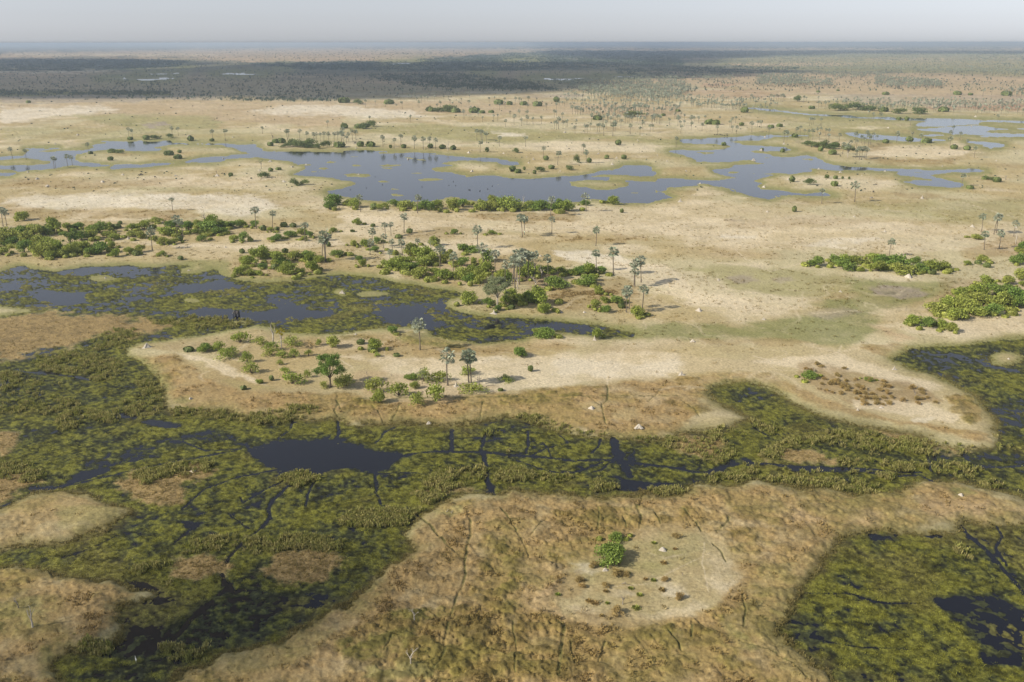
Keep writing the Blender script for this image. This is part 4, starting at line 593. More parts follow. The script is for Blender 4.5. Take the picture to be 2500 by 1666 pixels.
# ------------------------------------------------------------------ catalogue
PALMS = [  # (where, x,top,base ...)
 ("standing between the marsh and the sandy island clearing", "E 545,888,1105"), ("beside the small termite spire on the near island", "H 735,-5,255 878,5,235 895,0,240"),
 ("on the pale plain above the left thicket", "D 1180,57,150 1752,120,275 1862,145,265"), ("at the left edge above the thicket", "D 20,125,258 45,130,260"), ("rising from the left thicket", "D 1215,178,320 1250,200,328 1040,262,420"), ("between the left thicket and the small shrub grove", "D 2085,227,365 2205,318,495 2225,278,500 2221,320,490"),
 ("on the south shore of the long lake", "E 140,38,160 530,35,170 1440,52,190 1682,30,160"), ("loosely set north of the central thicket", "E 437,168,305 937,250,410 1245,172,335 1258,175,320 1447,188,310"), ("in the upper left group of the central thicket", "E 222,265,400 205,340,455 310,228,330 348,228,325 297,308,410"), ("along the top of the central thicket", "E 358,345,440 425,342,460 343,415,515 535,338,430"),
 ("spaced through the middle of the central thicket", "E 680,380,560 775,437,590 978,372,555 1063,415,600"), ("in the tight cluster at the heart of the thicket", "E 1125,492,640 1178,450,655 1195,455,680 1205,405,640 1225,440,660 1265,410,600 1285,425,635 1305,418,600 1420,452,610"),
 ("on the bare ground right of the thicket", "E 1748,258,395 1753,415,565 1868,395,592"), ("in the five palm group casting long shadows", "E 2010,482,665 2015,540,675 2058,455,645 1958,665,850 1975,668,825 2065,655,830"),
 ("on the open plain south of the right lake", "F 968,-2,108 1192,-49,95"), ("in the small stand at the far right edge", "F 2060,172,300 2145,172,318 2160,175,310 2280,222,335 2078,288,425 2180,287,415"), ("behind the low green thicket on the right", "F 1430,345,465"),
 ("beside the tail of the right lake", "C 1925,962,1055"), ("above the spit in the right lake", "C 708,665,755 730,668,740"), ("in the row behind the right lake", "C 795,645,710 820,635,700 850,660,710 878,662,725 908,655,735 935,650,710 958,645,700 995,655,705 1015,655,715 950,695,740 1015,715,750 1088,687,745"),
 ("in the dense grove by the right lagoon", "C 1197,680,760 1205,730,790 1275,670,740 1240,700,760 1285,690,780 1320,685,740 1345,700,750 1300,705,770 1260,715,770 1110,750,835 1168,735,790 1145,760,855"), ("in the tall clump below the lagoon grove", "C 1210,790,850 1225,775,870 1240,780,868 1260,775,862 1270,785,865 1200,800,860"),
 ("between the two right lagoons", "C 1480,675,755 1585,702,740 1640,690,762 1848,670,735 1845,710,795 1865,635,690 1913,678,740 1958,752,790 2010,778,860"), ("along the channel on the upper right", "C 885,578,640 900,580,635 912,580,630 963,582,640 1370,545,610 1573,583,635"),
 ("in the sandy grove above the right lake spit", "C 270,567,615 380,570,620 350,578,640 340,600,650 385,635,695 355,635,690 257,632,695 75,565,640 95,570,620 125,570,620 30,568,600 28,602,645 75,608,670 150,615,675 170,575,605 490,605,680 527,600,650 545,600,655 555,602,645 607,645,700 0,600,650"),
 ("in the long row on the reddish plain", "C 485,420,470 500,425,465 535,430,470 555,430,475 610,425,465 625,420,470 640,425,475 658,420,470 672,425,470 690,420,470 703,420,475 715,425,470 845,430,480 862,430,475 290,420,460 130,435,460"),
 ("in the belt left of the far channel", "C 155,470,515 185,468,510 215,465,515 235,465,515 250,470,510 300,488,530 318,485,530 355,485,535 370,487,530 90,452,505 75,450,490 45,450,480 25,452,485"),
 ("in the belt behind the far channel", "C 945,465,520 965,465,515 990,465,525 1015,470,510 1065,465,500 1110,460,500 1135,455,500 1160,465,500 1200,462,500 1240,490,535 1270,480,520 1300,475,525 1335,470,520 1365,500,560 1385,475,515 1420,480,530 1450,472,520 1468,470,520 1520,472,520 1535,470,515 1600,470,520 1625,475,530 1685,465,520 1705,478,520 1730,480,525 1760,480,520 1800,475,525 1832,480,530 1905,480,530 1945,487,535 1870,462,500 2115,505,545 2165,503,550 2195,515,560 2305,512,560 2340,520,570 2172,560,615 2060,525,565 1320,545,600 1290,540,570"),
 ("far out on the reddish plain", "C 1970,350,400 1848,375,420 2070,385,440 2130,375,430 2345,410,460 1295,360,400"),
 ("on the north shore of the long lake", "B 293,697,780 370,717,790 415,690,770 508,702,795 570,708,800 612,708,790 653,718,795"), ("in the small group behind the lake shore", "B 935,655,735 965,660,735 972,662,740 1002,672,755 958,735,820 1090,705,778 1268,705,780"), ("on the tan ground above the lake peninsula", "B 1388,772,858 1487,805,905 1662,758,835 1683,800,893"), ("by the neck of land between the lakes", "B 2298,708,783"),
 ("alone on the pale ground behind the lake", "B 483,567,615 203,572,605"), ("in the dense row reflected in the long lake", "A 1965,655,735 1975,655,725 2050,655,725 2102,672,742 2145,678,750 2165,678,740 2190,680,745 2215,672,745 2250,673,750 2285,675,750 2310,670,750 2335,665,755 2345,640,730 B 10,665,745 25,680,760 60,680,750 85,655,735 110,662,735 45,700,760"),
 ("scattered over the far tan plain", "B 175,450,510 243,450,495 402,412,460 427,465,520 540,460,515 558,425,480 580,420,470 600,425,470 648,425,465 665,470,520 685,462,515 708,415,460 722,485,530 753,447,490 770,460,505 815,455,500 830,438,475 828,475,515 883,457,520 885,420,450 848,525,590 895,495,535 945,535,580 975,570,615 1050,563,612 1078,562,605 775,400,440"),
 ("between the pale pan and the great palm grove", "B 1020,437,480 1057,435,475 1125,440,490 1090,480,530 1128,470,515 1198,437,490 1225,440,490 1240,442,490 1290,430,490 1285,485,535 1225,525,580 1280,530,590 1163,542,580 1190,555,630 1132,590,645 1240,582,640 1278,563,630 1320,575,628 1378,568,625 1345,442,475 1413,478,530"),
 ("in the lower edge of the great palm grove", "B 1465,600,660 1480,600,665 1495,572,660 1525,600,660 1545,598,650 1555,600,645 1607,635,690 1613,605,650 1675,622,690 1690,625,690 1712,615,670 1760,620,680 1775,618,680 1803,620,705 1820,600,660 1865,598,710 1880,600,680 1920,590,655 1985,622,695 2050,640,705 2070,605,660 2120,625,685 2140,625,680 2310,572,640 2320,570,620 2330,630,690 2253,585,635"),
 ("in the middle of the great palm grove", "B 1465,525,580 1480,530,575 1520,545,600 1720,548,610 2085,570,630 2135,575,630 2165,555,620 2185,560,625 2145,515,560 2180,505,560 2080,490,560 2055,490,550 2040,488,555 2020,485,560 2005,485,570 1985,505,560 1945,495,560 1930,505,560 1910,500,555 1885,510,570 1860,500,560 1840,510,565 1815,485,540 1805,490,550 1780,510,560 1755,500,560 1730,515,580 1850,570,640 1800,560,620 1830,550,610 1770,545,600 1895,560,620 1950,560,620 2000,560,620 2060,530,590 2100,545,600 1610,500,560 1625,510,560 1645,515,565 1590,495,560"),
 ("in the upper edge of the great palm grove", "B 1700,470,520 1680,475,520 1755,455,500 1480,475,530 1500,455,500 1520,455,500 1535,460,505 1575,475,520 1600,465,510 1650,470,520 1720,400,450 1740,395,450 1765,395,445 1790,400,450 1850,350,400"),
 ("on the north bank of the left channel", "A 880,643,710 905,652,715 1178,636,700 1220,640,702 1456,657,735 1541,652,737 1795,637,690 2242,597,650"), ("around the left channels near the photo edge", "A 85,775,858 178,790,865 370,840,928 380,842,925 463,825,915 495,833,905 603,747,812")]
SHRUBS = [  # (where, x,top,base,width ...)
 ("in the left thicket above the pool", "D 20,400,460,80 60,270,380,130 130,255,340,110 230,240,330,120 275,330,420,120 300,380,480,130 290,250,320,100 370,215,310,100 340,330,430,110 165,360,440,90 90,330,400,110 30,320,400,90 200,300,400,110 400,350,440,100 465,232,290,70 530,232,280,80 560,290,360,90 620,280,350,80 550,360,440,130 490,390,460,100 620,400,460,70 430,420,470,80 360,420,480,90"),
 ("in the middle part of the left thicket", "D 680,235,310,110 740,235,280,60 685,375,450,110 730,290,335,60 785,308,352,75 800,248,275,50 820,225,245,30 760,370,410,60 790,420,470,65 165,158,222,90"),
 ("behind the white termite mound of the left thicket", "D 890,290,335,80 905,245,290,70 985,220,285,100 1068,200,240,75 960,298,348,70 885,398,450,60 960,395,440,70 930,430,460,50"),
 ("in the right arm of the left thicket", "D 1130,270,330,140 1190,215,270,90 1115,340,390,70 1150,350,385,50 1190,335,380,50 1060,325,365,60 1230,330,360,40 1290,230,300,100 1340,280,310,70 1380,320,365,60 1350,225,270,70 1430,230,310,150 1470,195,280,110 1440,270,315,110 1500,270,320,80 1530,220,280,80 1590,225,275,90 1640,220,265,60 1605,320,365,60 1670,300,370,70 1120,425,465,55 1235,465,490,35"),
 ("loosely set right of the left thicket", "D 1745,218,270,60 1800,258,290,40 1855,262,300,50 1895,265,290,30 1940,238,265,45 2005,242,268,40 1895,318,362,75 1985,295,338,70 2060,275,320,60 2115,298,340,50 2080,330,362,50 2275,270,305,55 2300,418,468,90 2245,370,400,30 1655,418,445,35 1950,415,445,40"),
 ("in the small grove on the pool shore", "D 1780,405,495,110 1700,470,530,90 1680,520,570,60 1620,540,598,80 1710,560,600,80 1765,560,600,60 1795,510,550,60 1860,430,470,80 1895,445,520,100 1935,480,525,80 2020,430,500,110 2090,430,490,90 2130,440,510,90 2175,460,515,70 1980,520,600,130 2050,550,590,70 2140,510,575,90 1880,525,555,50 1660,465,510,50"),
 ("on the near island left of the grey tree", "D 1645,980,1070,130 1770,1020,1080,90 1400,1060,1120,80 1500,1050,1120,90 1850,1050,1120,100 1290,1095,1120,60 G 1565,0,75,150 1400,-20,35,90 1690,30,105,70 1850,0,60,110 1930,10,75,80 2010,0,70,70 1910,75,120,50 1720,105,185,100 1945,130,180,70 1770,215,250,50 1665,262,288,40 1855,190,225,30"),
 ("around the yellow tree on the near island", "D 1985,1015,1090,130 2270,1020,1100,100 2180,1030,1080,60 G 2110,10,60,60"), ("under the grey tree on the near island", "G 2000,170,265,150 2210,230,280,80 2100,150,205,50 H -15,200,290,70 45,180,275,120"),
 ("on the south shore of the long lake", "D 2260,90,150,70 2290,50,125,120 E 105,68,135,105 30,90,120,60 230,110,145,40 265,108,150,60 380,85,130,90 455,80,150,100 600,80,155,110 670,85,145,80 770,82,158,90 840,78,135,100 960,90,162,90 1040,55,110,60 1040,95,155,100 1100,70,150,80 1160,65,160,120 1220,95,155,80 1300,85,145,90 1355,90,160,110 1460,110,160,90 1490,80,130,60 1545,100,165,120 1870,62,118,80 1680,85,122,55 1925,145,170,25"),
 ("on the pale ground north of the central thicket", "E 120,215,255,60 85,285,300,30 475,280,310,40 780,283,318,45 1035,290,320,60 225,245,265,30"), ("at the left end of the central thicket", "E 85,355,400,50 160,345,400,70 400,320,345,45 240,400,440,70 130,460,500,50 150,490,540,50 10,430,465,30 250,340,380,60"),
 ("in the left half of the central thicket", "E 485,385,470,120 400,460,540,140 350,500,570,120 560,410,490,120 560,470,540,120 620,440,520,90 440,510,575,110 500,510,560,90 560,545,620,130 650,540,590,80 700,560,635,130 720,440,520,100 640,345,400,80"),
 ("in the middle of the central thicket", "E 840,385,440,80 900,395,445,90 845,470,540,90 820,550,640,110 900,530,600,100 900,580,650,110 960,560,655,110 1010,510,590,110 1000,430,510,90 920,480,520,40"),
 ("in the right half of the central thicket", "E 1100,560,640,110 1150,570,640,60 1270,540,625,110 1290,510,580,90 1410,530,600,110 1470,615,690,150 1360,530,590,80"), ("east of the bleached dead trees", "E 1520,545,590,80 1580,555,605,80 1640,530,600,110 1700,530,600,100 1785,542,595,80 1680,600,675,110 1720,590,640,70"),
 ("along the pool edge of the central thicket", "E 890,710,795,120 1180,680,760,100 1130,730,800,80 1230,720,790,100 1350,690,805,140 1290,710,790,80 1080,800,845,60 1170,800,830,50 1400,795,865,80 1020,750,810,70"), ("near the five palm group", "E 1770,680,735,70 1745,765,835,80 1810,740,790,65 1815,805,855,65 1890,740,800,90 1920,790,825,40 2040,815,885,80"), ("along the narrow end of the pool", "E 1400,960,1030,120 1350,960,1000,60 1740,965,1040,80 355,950,1000,80 235,1040,1115,90 140,1040,1070,50"),
 ("in the low green thicket on the right plain", "F 930,478,540,95 1045,465,520,80 1120,460,530,110 1130,500,570,130 1200,460,530,100 1320,450,520,110 1380,460,540,120 1350,500,580,120 1490,470,560,160 1500,530,598,170 1640,520,585,90 1720,500,570,110 1790,510,568,110 1610,470,520,70 1235,545,575,60 1720,565,595,50"),
 ("between the right thickets", "F 1965,495,530,45 2065,465,510,70 2035,500,525,40 2095,520,548,45 2010,320,355,80 780,130,165,30"), ("at the right edge of the photo", "F 2310,410,445,50 2310,450,530,100 2340,370,440,60 2330,565,640,90 2340,640,680,50 2230,612,668,90"),
 ("in the big thicket on the right", "F 2090,615,690,90 1900,675,760,110 2040,670,750,130 2150,665,750,140 2250,670,740,130 2000,720,800,150 1850,740,820,130 1950,770,850,130 2100,740,820,160 2200,740,830,140 2310,740,830,110 1750,790,880,150 1860,820,910,140 2010,820,890,150 2120,800,880,150 2260,700,800,130 1920,720,810,110"), ("below the big right thicket", "F 1600,885,950,110 1680,885,960,90 1770,905,965,90 1850,935,990,75"),
 ("around the tall palms of the near island", "H 1230,0,70,90 250,30,65,50 215,0,30,50 385,38,62,40 870,130,200,120 1135,185,240,100 490,175,225,90 570,150,240,90 675,155,240,110 515,230,285,70 250,205,320,140 265,300,385,100 400,245,345,140 530,310,400,110 655,255,385,150 900,235,320,160 1300,125,165,35 1095,280,298,35"),
 ("beside the umbrella shaped dead tree", "I 880,165,215,100 1290,205,235,60"), ("on the round sandy clearing in the foreground", "K 1885,185,245,100"),
 ("on the lake peninsula", "B 1200,788,822,48 1005,790,818,25 1408,848,875,35 1620,845,893,40 1703,862,892,32 1180,918,953,42 1215,940,962,45 1260,920,942,18 1330,945,968,25 1365,915,955,55 1445,912,935,40 1565,912,942,55 1823,842,865,30 1940,842,868,35 1903,740,772,38"), ("along the north shore of the long lake", "B 140,750,780,45 210,755,780,60 435,768,790,35 618,765,790,35 700,772,795,40 775,778,802,40 345,770,790,20"),
 ("in the low scrub beyond the lake", "B 175,630,658,90 125,630,655,50 215,608,645,70 30,625,655,45 1350,480,505,60 1160,475,495,40 1255,480,498,50 1085,475,492,60 740,520,545,110 680,520,545,70 620,520,540,60 790,530,548,60 920,530,550,70 970,538,553,40 1035,538,550,35 335,470,490,60 120,470,490,80 30,462,480,70"), ("under the great palm grove", "B 2210,560,572,30 2310,530,542,30 2020,555,580,100 1760,590,600,60 1480,445,475,40"),
 ("under the dense palm row on the lake", "A 1885,730,755,45 1848,752,775,40 1925,728,755,50 1960,755,785,70 2000,730,780,100 2050,740,790,90 2120,725,770,100 2110,760,790,80 2170,760,795,50 2230,740,785,60 2320,765,785,70"), ("by the left channels", "A 1000,705,730,40 1050,703,728,70 1160,688,720,50 890,715,732,35 1305,712,740,40 1450,725,742,30 620,812,828,30"), ("on the long island between the left channels", "A 820,798,825,60 765,800,820,50 755,850,872,35 1155,817,838,60 1228,802,822,25 1217,838,862,50"), ("on the plain left of the long lake", "A 1808,950,995,75 1850,928,950,30 1905,925,940,35 2010,998,1048,75 2085,1005,1042,60 1577,960,980,30 195,465,478,30"),
 ("under the lagoon palm grove", "C 870,740,780,60 925,750,790,90 980,745,795,80 1030,755,800,90 1060,760,785,50 960,785,815,35 1040,810,838,50 1150,770,810,90"), ("around the right lagoons", "C 1405,738,760,40 1685,738,758,60 1568,722,748,45 1872,775,802,42 1960,783,808,42 785,700,720,40 1495,585,602,30 1550,583,605,30"), ("on the land south of the right lake", "C 765,990,1025,35 880,1000,1045,60 1003,978,1000,28 1062,985,1005,30 1110,988,1004,15 1155,990,1006,15 1055,1025,1055,45 2135,990,1018,55 2165,1000,1028,50 2085,990,1010,40 1980,1055,1075,45 298,755,775,30 700,800,822,30 560,795,808,22"),
 ("behind the far channel", "C 1060,488,520,70 1085,510,540,110 1200,515,535,120 1300,520,540,90 1390,525,545,60 1510,530,560,90 1630,535,560,110 1800,530,545,60 900,510,525,40 440,520,550,50 800,440,475,60 240,615,632,60 200,610,630,60 420,620,640,30 620,640,655,40 680,635,648,40 1895,415,430,50 1405,420,430,40 1080,395,402,20 945,403,412,25 1985,425,432,30 2230,415,435,60")]
MOUNDS = [
 ("near the left channels", "A 377,745,760 530,683,698 467,728,735 190,938,952 597,812,828 1291,692,710 1590,703,715 1527,848,860"), ("on the green plain below the left channels", "A 252,982,1000 325,1030,1048 838,958,972 700,1003,1020 1200,965,978 1485,960,980 1847,865,882 1997,905,920 1940,1003,1020 1773,930,942"),
 ("on a grassy islet in the long lake", "B 127,955,972 465,852,865 A 2093,888,903"), ("on the north side of the long lake", "B 880,805,823 845,630,642 1118,815,827 110,780,790 210,645,658 1228,632,640 1548,765,778 1537,670,685 2036,725,738 2066,690,705"), ("on the lake peninsula", "B 901,932,950 1275,842,852 1322,848,868 1290,882,893 1890,845,860 1505,938,948 1860,880,902 1767,818,830 2170,828,840 2150,802,812 2235,872,882"),
 ("on a spit in the right lake", "C 500,855,878 947,920,937 573,1042,1060 556,790,808 180,818,826"), ("along the shore of the right lake", "C 1095,942,960 1401,937,952 740,988,1008 1243,970,982 41,938,950 137,1023,1035"), ("around the right lagoons", "C 1875,757,780 710,745,765 1425,643,655 1993,633,645 1792,907,918 1570,740,752 580,707,718 2020,567,580 2162,868,882 1642,565,575"),
 ("in the left thicket", "D 877,315,343 1543,385,405"), ("on an islet in the weedy pool", "D 720,590,612 1290,545,560 E 15,690,715"), ("at the left shoulder of the near island", "D 1002,1045,1085"), ("on the shore south of the long lake", "E 2325,60,95 1715,72,85 1037,272,290"), ("in the central thicket", "E 1370,450,465 1565,540,560 1510,835,850 1670,835,850"), ("in the central thicket at the pool edge", "E 1052,820,855"), ("beside the five palm group", "E 1997,820,855 1935,465,480"), ("beside the narrow end of the pool", "E 1740,995,1040"), ("at the upper shore of the near island", "E 105,980,1000"),
 ("in front of the low green thicket", "F 1562,580,612"), ("on the pale plain at right", "F 1400,278,300 1655,45,72 1998,245,268 595,150,165 2295,258,275 1190,185,198"), ("on the greenish ground right of centre", "F 130,810,840 85,1025,1050 262,613,630 1095,690,710 570,880,900"),
 ("by the tallest palms of the near island", "H 792,222,260"), ("on the orange grass above the marsh", "H 2040,512,545 605,495,515 1720,390,415"), ("on the pale sand of the near island", "H 2332,145,185 1450,170,182 I 708,65,78"), ("at the marsh edge in the foreground", "H 735,1095,1120"), ("at the shore of the right marsh", "I 1462,115,150"), ("in the dry shrub patch", "I 1373,385,410 1213,405,430"), ("low on a green patch in the foreground straw", "I 1920,990,1010"), ("on the green islet in the right marsh", "I 2245,68,78"), ("on the tussock grass near the left marsh", "G 1300,330,345"), ("on the islet in the left marsh", "G 1318,812,840"), ("on the round sandy clearing", "K 2205,255,290 1810,400,430")]
DEADS = [("forked and pale above the left thicket", 0, "D 1402,152,225"), ("tall and bare beside the yellow tree", 3, "D 1865,895,1055"), ("bare on the shrub plain left of the long lake", 0, "A 1865,680,732"), ("small and bare left of the lake bay", 2, "A 1480,930,962"), ("of bare stems on the north lake shore", 3, "B 738,730,805"), ("leaning behind the two tall palms", 2, "H 950,150,262"), ("grey on the round sandy clearing", 2, "K 1930,575,665"), ("of pale twigs in the foreground grass", 1, "K 505,660,765"), ("branching low at the bottom of the photo", 1, "K 480,940,1065"),
 ("dark and fallen on the sandy clearing", 2, "K 1925,465,520"), ("dark on the left foreground straw", 0, "J 125,590,685"), ("thin and pale on the left foreground straw", 3, "J 220,650,820"), ("bleached white in the thicket gap", 1, "E 1335,580,685"), ("of two bleached poles in the thicket", 3, "E 1215,580,690"), ("bleached behind the white forked one", 1, "E 1375,510,610"), ("flat topped above the dry shrubs", 1, "I 915,115,175"), ("thin in the right part of the dry shrubs", 0, "I 1605,270,330"), ("gnarled right of the lake tail", 0, "C 2225,970,1012"), ("bare pole at the far right palms", 3, "F 2295,290,385"), ("of thin pale poles on the lake shore", 3, "E 1255,40,105"), ("small and dark on the lake shore", 0, "E 740,62,112"), ("small at the right of the sandy clearing", 2, "L 15,430,468"), ("grey stump by the island shore shrub", 3, "E 390,950,990"), ("pale in the foreground bare patch", 1, "K 760,12,42"), ("dark among the near island shrubs", 2, "H 180,145,180 350,165,195")]
# ------------------------------------------------------------------ placing
ORD = 'leftmost second third fourth fifth sixth seventh eighth ninth tenth eleventh twelfth thirteenth fourteenth fifteenth sixteenth seventeenth eighteenth nineteenth twentieth'.split()
TENS = {2: 'twenty', 3: 'thirty', 4: 'forty'}
def ordinal(i): return ORD[i] if i < 20 else (TENS[(i + 1) // 10] + '-' + ORD[(i + 1) % 10 - 1].replace('leftmost', 'first') if (i + 1) % 10 else {30: 'thirtieth', 40: 'fortieth'}[i + 1])
def expand(data):
    out = []
    for gi, row in enumerate(data):
        where, s = row[0], row[-1]; L = []
        for q in parse(s):
            ty = q[-1]; L.append([gi, where, q[0], ty + q[1] / S, ty + q[2] / S] + ([q[3] / S] if len(q) > 4 else []) + ([row[1]] if len(row) == 3 else []))
        L.sort(key=lambda r: r[2])
        for i, r in enumerate(L): r.append(i); r.append(len(L)); out.append(r)
    return out
def lab(head, where, i, n, plural):
    if n == 1: return '%s %s' % (head, where)
    return '%s %s %s' % (ordinal(i), head + (' from left' if i else ''), where)
def base_loc(u, v):
    px, py = at(u, v); z_ = ground_z(px, py); px, py = px * (1 - z_ / CAMH), py * (1 - z_ / CAMH); return px, py, z_
rp = random.Random(3)
def group_counts(rows):
    """number the members afresh after the small ones left"""
    d = {}
    for r in rows: d.setdefault(r[1], []).append(r)
    for L in d.values():
        L.sort(key=lambda r: r[2])
        for i, r in enumerate(L): r[-2] = i; r[-1] = len(L)
    return rows
# fan palms: the 298 largest are things, the rest one distant mass
P_ = sorted(expand(PALMS), key=lambda r: -(r[4] - r[3])); small_palms = P_[298:]
for r in group_counts(P_[:298]):
    gi, where, u, vt, vb, i, n = r; px, py, z_ = base_loc(u, vb); H = height_at(px, py, u, vt) - z_; sc_ = max(.55, min(1.6, H / 12.4))
    t = PALM[rp.randrange(7)]; o = empty('fan_palm', (px, py, z_ - .05)); o.scale = (sc_ * (1 if sc_ > .9 else 1.1),) * 2 + (sc_,); o.rotation_euler = (rp.uniform(-.04, .04), rp.uniform(-.04, .04), rp.uniform(0, 6.28))
    tag(o, lab('fan palm', where, i, n, 'fan palms'), 'palm', 'fan palms ' + where if n > 1 else None)
    obj('trunk', t[0], o); obj('crown', t[1], o)
    if dist is not None and vb > 330: obj('dead_fronds', t[2], o)
# shrubs
P_ = sorted(expand(SHRUBS), key=lambda r: -(r[4] - r[3]) * r[5]); small_shrubs = P_[298:]
def bush_dims(u, vt, vb, w):
    px, py, z_ = base_loc(u, vb); D = math.hypot(math.hypot(px, py), CAMH); sl = CAMH / D; ppm = F / (py * CP + CAMH * SP)
    W = w / ppm * 1.2; app = (vb - vt) / ppm; Hh = max((app * 1.18 - W * sl * .5) / math.sqrt(1 - sl * sl), W * .36); Hh = min(Hh, W * 1.25)
    d = W * .38; k = math.hypot(px, py); return px * (1 + d / k), py * (1 + d / k), z_, W, Hh
for r in group_counts(P_[:298]):
    gi, where, u, vt, vb, w, i, n = r; px, py, z_, W, Hh = bush_dims(u, vt, vb, w)
    t = BUSH[rp.randrange(9)] if w > 12 or rp.random() < .6 else THIN[rp.randrange(3)]
    if 'near island' in where: t = THIN[rp.randrange(3)] if rp.random() < .7 else t
    if vb < 470: t = FARB[rp.randrange(5)]
    o = empty('green_shrub', (px, py, z_ - .05)); ax = rp.uniform(.84, 1.2); o.scale = (W * .56 * ax, W * .56 / ax, Hh * rp.uniform(.92, 1.15)); o.rotation_euler = (rp.uniform(-.12, .12), rp.uniform(-.12, .12), rp.uniform(0, 6.28))
    tag(o, lab('green shrub', where, i, n, 'green shrubs'), 'shrub', 'green shrubs ' + where if n > 1 else None)
    obj('crown', t[0], o)
    if vb > 500: obj('stems', t[1], o)
LOW = []
for r in P_[:298]:
    if r[4] < 480 or 'near island' in r[1]: continue
    px, py, z_, W, Hh = bush_dims(*r[2:6])
    for _ in range(3):
        a_ = rp.uniform(0, 6.28); k_ = W * rp.uniform(.45, .95); qx, qy = px + math.cos(a_) * k_ * 1.1, py + math.sin(a_) * k_; ci = cell(qx, qy)
        if WG[ci] < -3 and OG[ci] < -3: LOW.append((qx, qy, ground_z(qx, qy), W * rp.uniform(.25, .55), Hh * rp.uniform(.2, .4)))
# the single big ones
def single(name, label, cat, meshes, u, vt, vb, w, dims=None):
    px, py, z_, W, Hh = bush_dims(u, vt, vb, w); o = empty(name, (px, py, z_ - .05)); o.scale = (W * .5, W * .5, Hh * .7); tag(o, label, cat); obj('crown', meshes[0], o); obj('stems', meshes[1], o); return o
q = parse("K 1845,240,410,205")[0]; single('round_shrub', 'dense round bright green shrub on the sandy clearing in the foreground', 'shrub', DARKB[0], q[0], q[3 + 1] + q[1] / S, q[4] + q[2] / S, q[3] / S)
def tree(name, label, meshes, u, vb, vt, href):
    px, py, z_ = base_loc(u, vb); H = height_at(px, py, u, vt) - z_; k = H / href; o = empty(name, (px, py, z_ - .05)); o.scale = (k, k, k); tag(o, label, 'tree'); obj('crown', meshes[0], o); obj('trunk', meshes[1], o); return o
def T(s): q_ = parse(s)[0]; return q_[0], q_[-1] + q_[2] / S, q_[-1] + q_[1] / S
u, b, t = T("G 2258,35,265"); tree('grey_green_tree', 'grey green spreading tree with dark forked trunk on the near island', tree_mesh(401, 11, 10.5, 3.2, M['bushd'], M['bark'], 34, .17, 60), u, b, t, 11)
u, b, t = T("E 1075,600,815"); tree('pale_trunk_tree', 'pale grey green tree with white forked trunk at the pool edge', tree_mesh(402, 12, 11.5, 4, M['greytree'], M['pale'], 34, .16, 66), u, b, t, 12)
u, b, t = T("D 1925,945,1105"); tree('yellow_tree', 'narrow yellow leaved tree with grey trunk on the near island', tree_mesh(403, 9, 3.6, 4.2, M['yellow'], M['pale'], 12, .14, 160, rt=.22), u, b, t, 9)
u, b, t = T("D 482,262,400"); tree('dark_green_tree', 'tall dark green tree standing out of the left thicket', tree_mesh(404, 10, 9, 2, M['bushd'], M['bark'], 30, .2, 70), u, b, t, 10)
u, b, t = T("C 1145,765,855"); tree('pale_trunk_tree', 'olive tree with pale trunk beside the lagoon palm grove', tree_mesh(405, 10, 9, 3.6, M['greytree'], M['pale'], 22, .22, 60), u, b, t, 10)
u, b, t = T("C 1060,485,535"); tree('dark_green_tree', 'round bright green tree among the scrub behind the far channel', tree_mesh(406, 10, 11, 2, M['bush'], M['bark'], 26, .25, 60), u, b, t, 10)
u, b, t = T("A 1787,855,930"); tree('thin_tree', 'thin half bare tree beside the bay of the long lake', tree_mesh(407, 9, 5, 3.4, M['greytree'], M['greywood'], 12, .14, 40, rt=.2), u, b, t, 9)
u, b, t = T("E 620,345,420"); tree('thin_tree', 'thin half bare tree at the top of the central thicket', tree_mesh(408, 8, 6, 3, M['greytree'], M['greywood'], 14, .12, 40, rt=.15), u, b, t, 8)
u, b, t = T("E 1330,440,610"); tree('thin_tree', 'leafless grey crowned tree behind the bleached dead trees', tree_mesh(409, 10, 7, 5, M['greytree'], M['greywood'], 16, .1, 30, rt=.2), u, b, t, 10)
u, b, t = T("H 560,148,245"); tree('thin_tree', 'small thin stemmed tree left of the tall palm', tree_mesh(410, 6, 5, 2, M['greytree'], M['bark'], 14, .11, 60, rt=.12), u, b, t, 6)
# termite mounds
for gi, where, u, vt, vb, i, n in expand(MOUNDS):
    px, py, z_ = base_loc(u, vb); H = max(.5, (height_at(px, py, u, vt) - z_) * (.75 if vb < 1250 else .6)); low = 'low' in where or 'clearing' in where or 'orange' in where or 'tussock' in where
    me_ = MOUND[(4 if low else 0) + rp.randrange(2) + (rp.randrange(2) * 2 if not low else 0)]
    if vb > 900 and not low: me_ = MOUND[0]
    if 'pool edge' in where or 'narrow end' in where or 'tallest' in where: me_ = MOUND[6] if 'narrow' in where else MOUND[0]
    o = obj('termite_mound', me_, loc=(px, py, z_ - .03)); o.scale = (H * (.42 if low else .6),) * 2 + (H,); o.rotation_euler = (0, 0, rp.uniform(0, 6.28))
    tag(o, lab('pale grey termite mound', where, i, n, 'pale termite mounds'), 'termite mound', 'termite mounds ' + where if n > 1 else None)
for gi, where, u, vt, vb, kd, i, n in expand(DEADS):
    px, py, z_ = base_loc(u, vb); H = height_at(px, py, u, vt) - z_; o = obj('dead_tree', DEAD[kd], loc=(px, py, z_ - .03)); o.scale = (H * 1.1,) * 3; o.rotation_euler = (0, 0, rp.uniform(0, 6.28))
    if 'fallen' in where: o.rotation_euler = (R(55), 0, R(40))
    tag(o, lab('dead tree', where, i, n, 'dead trees'), 'dead tree', 'dead trees ' + where if n > 1 else None)
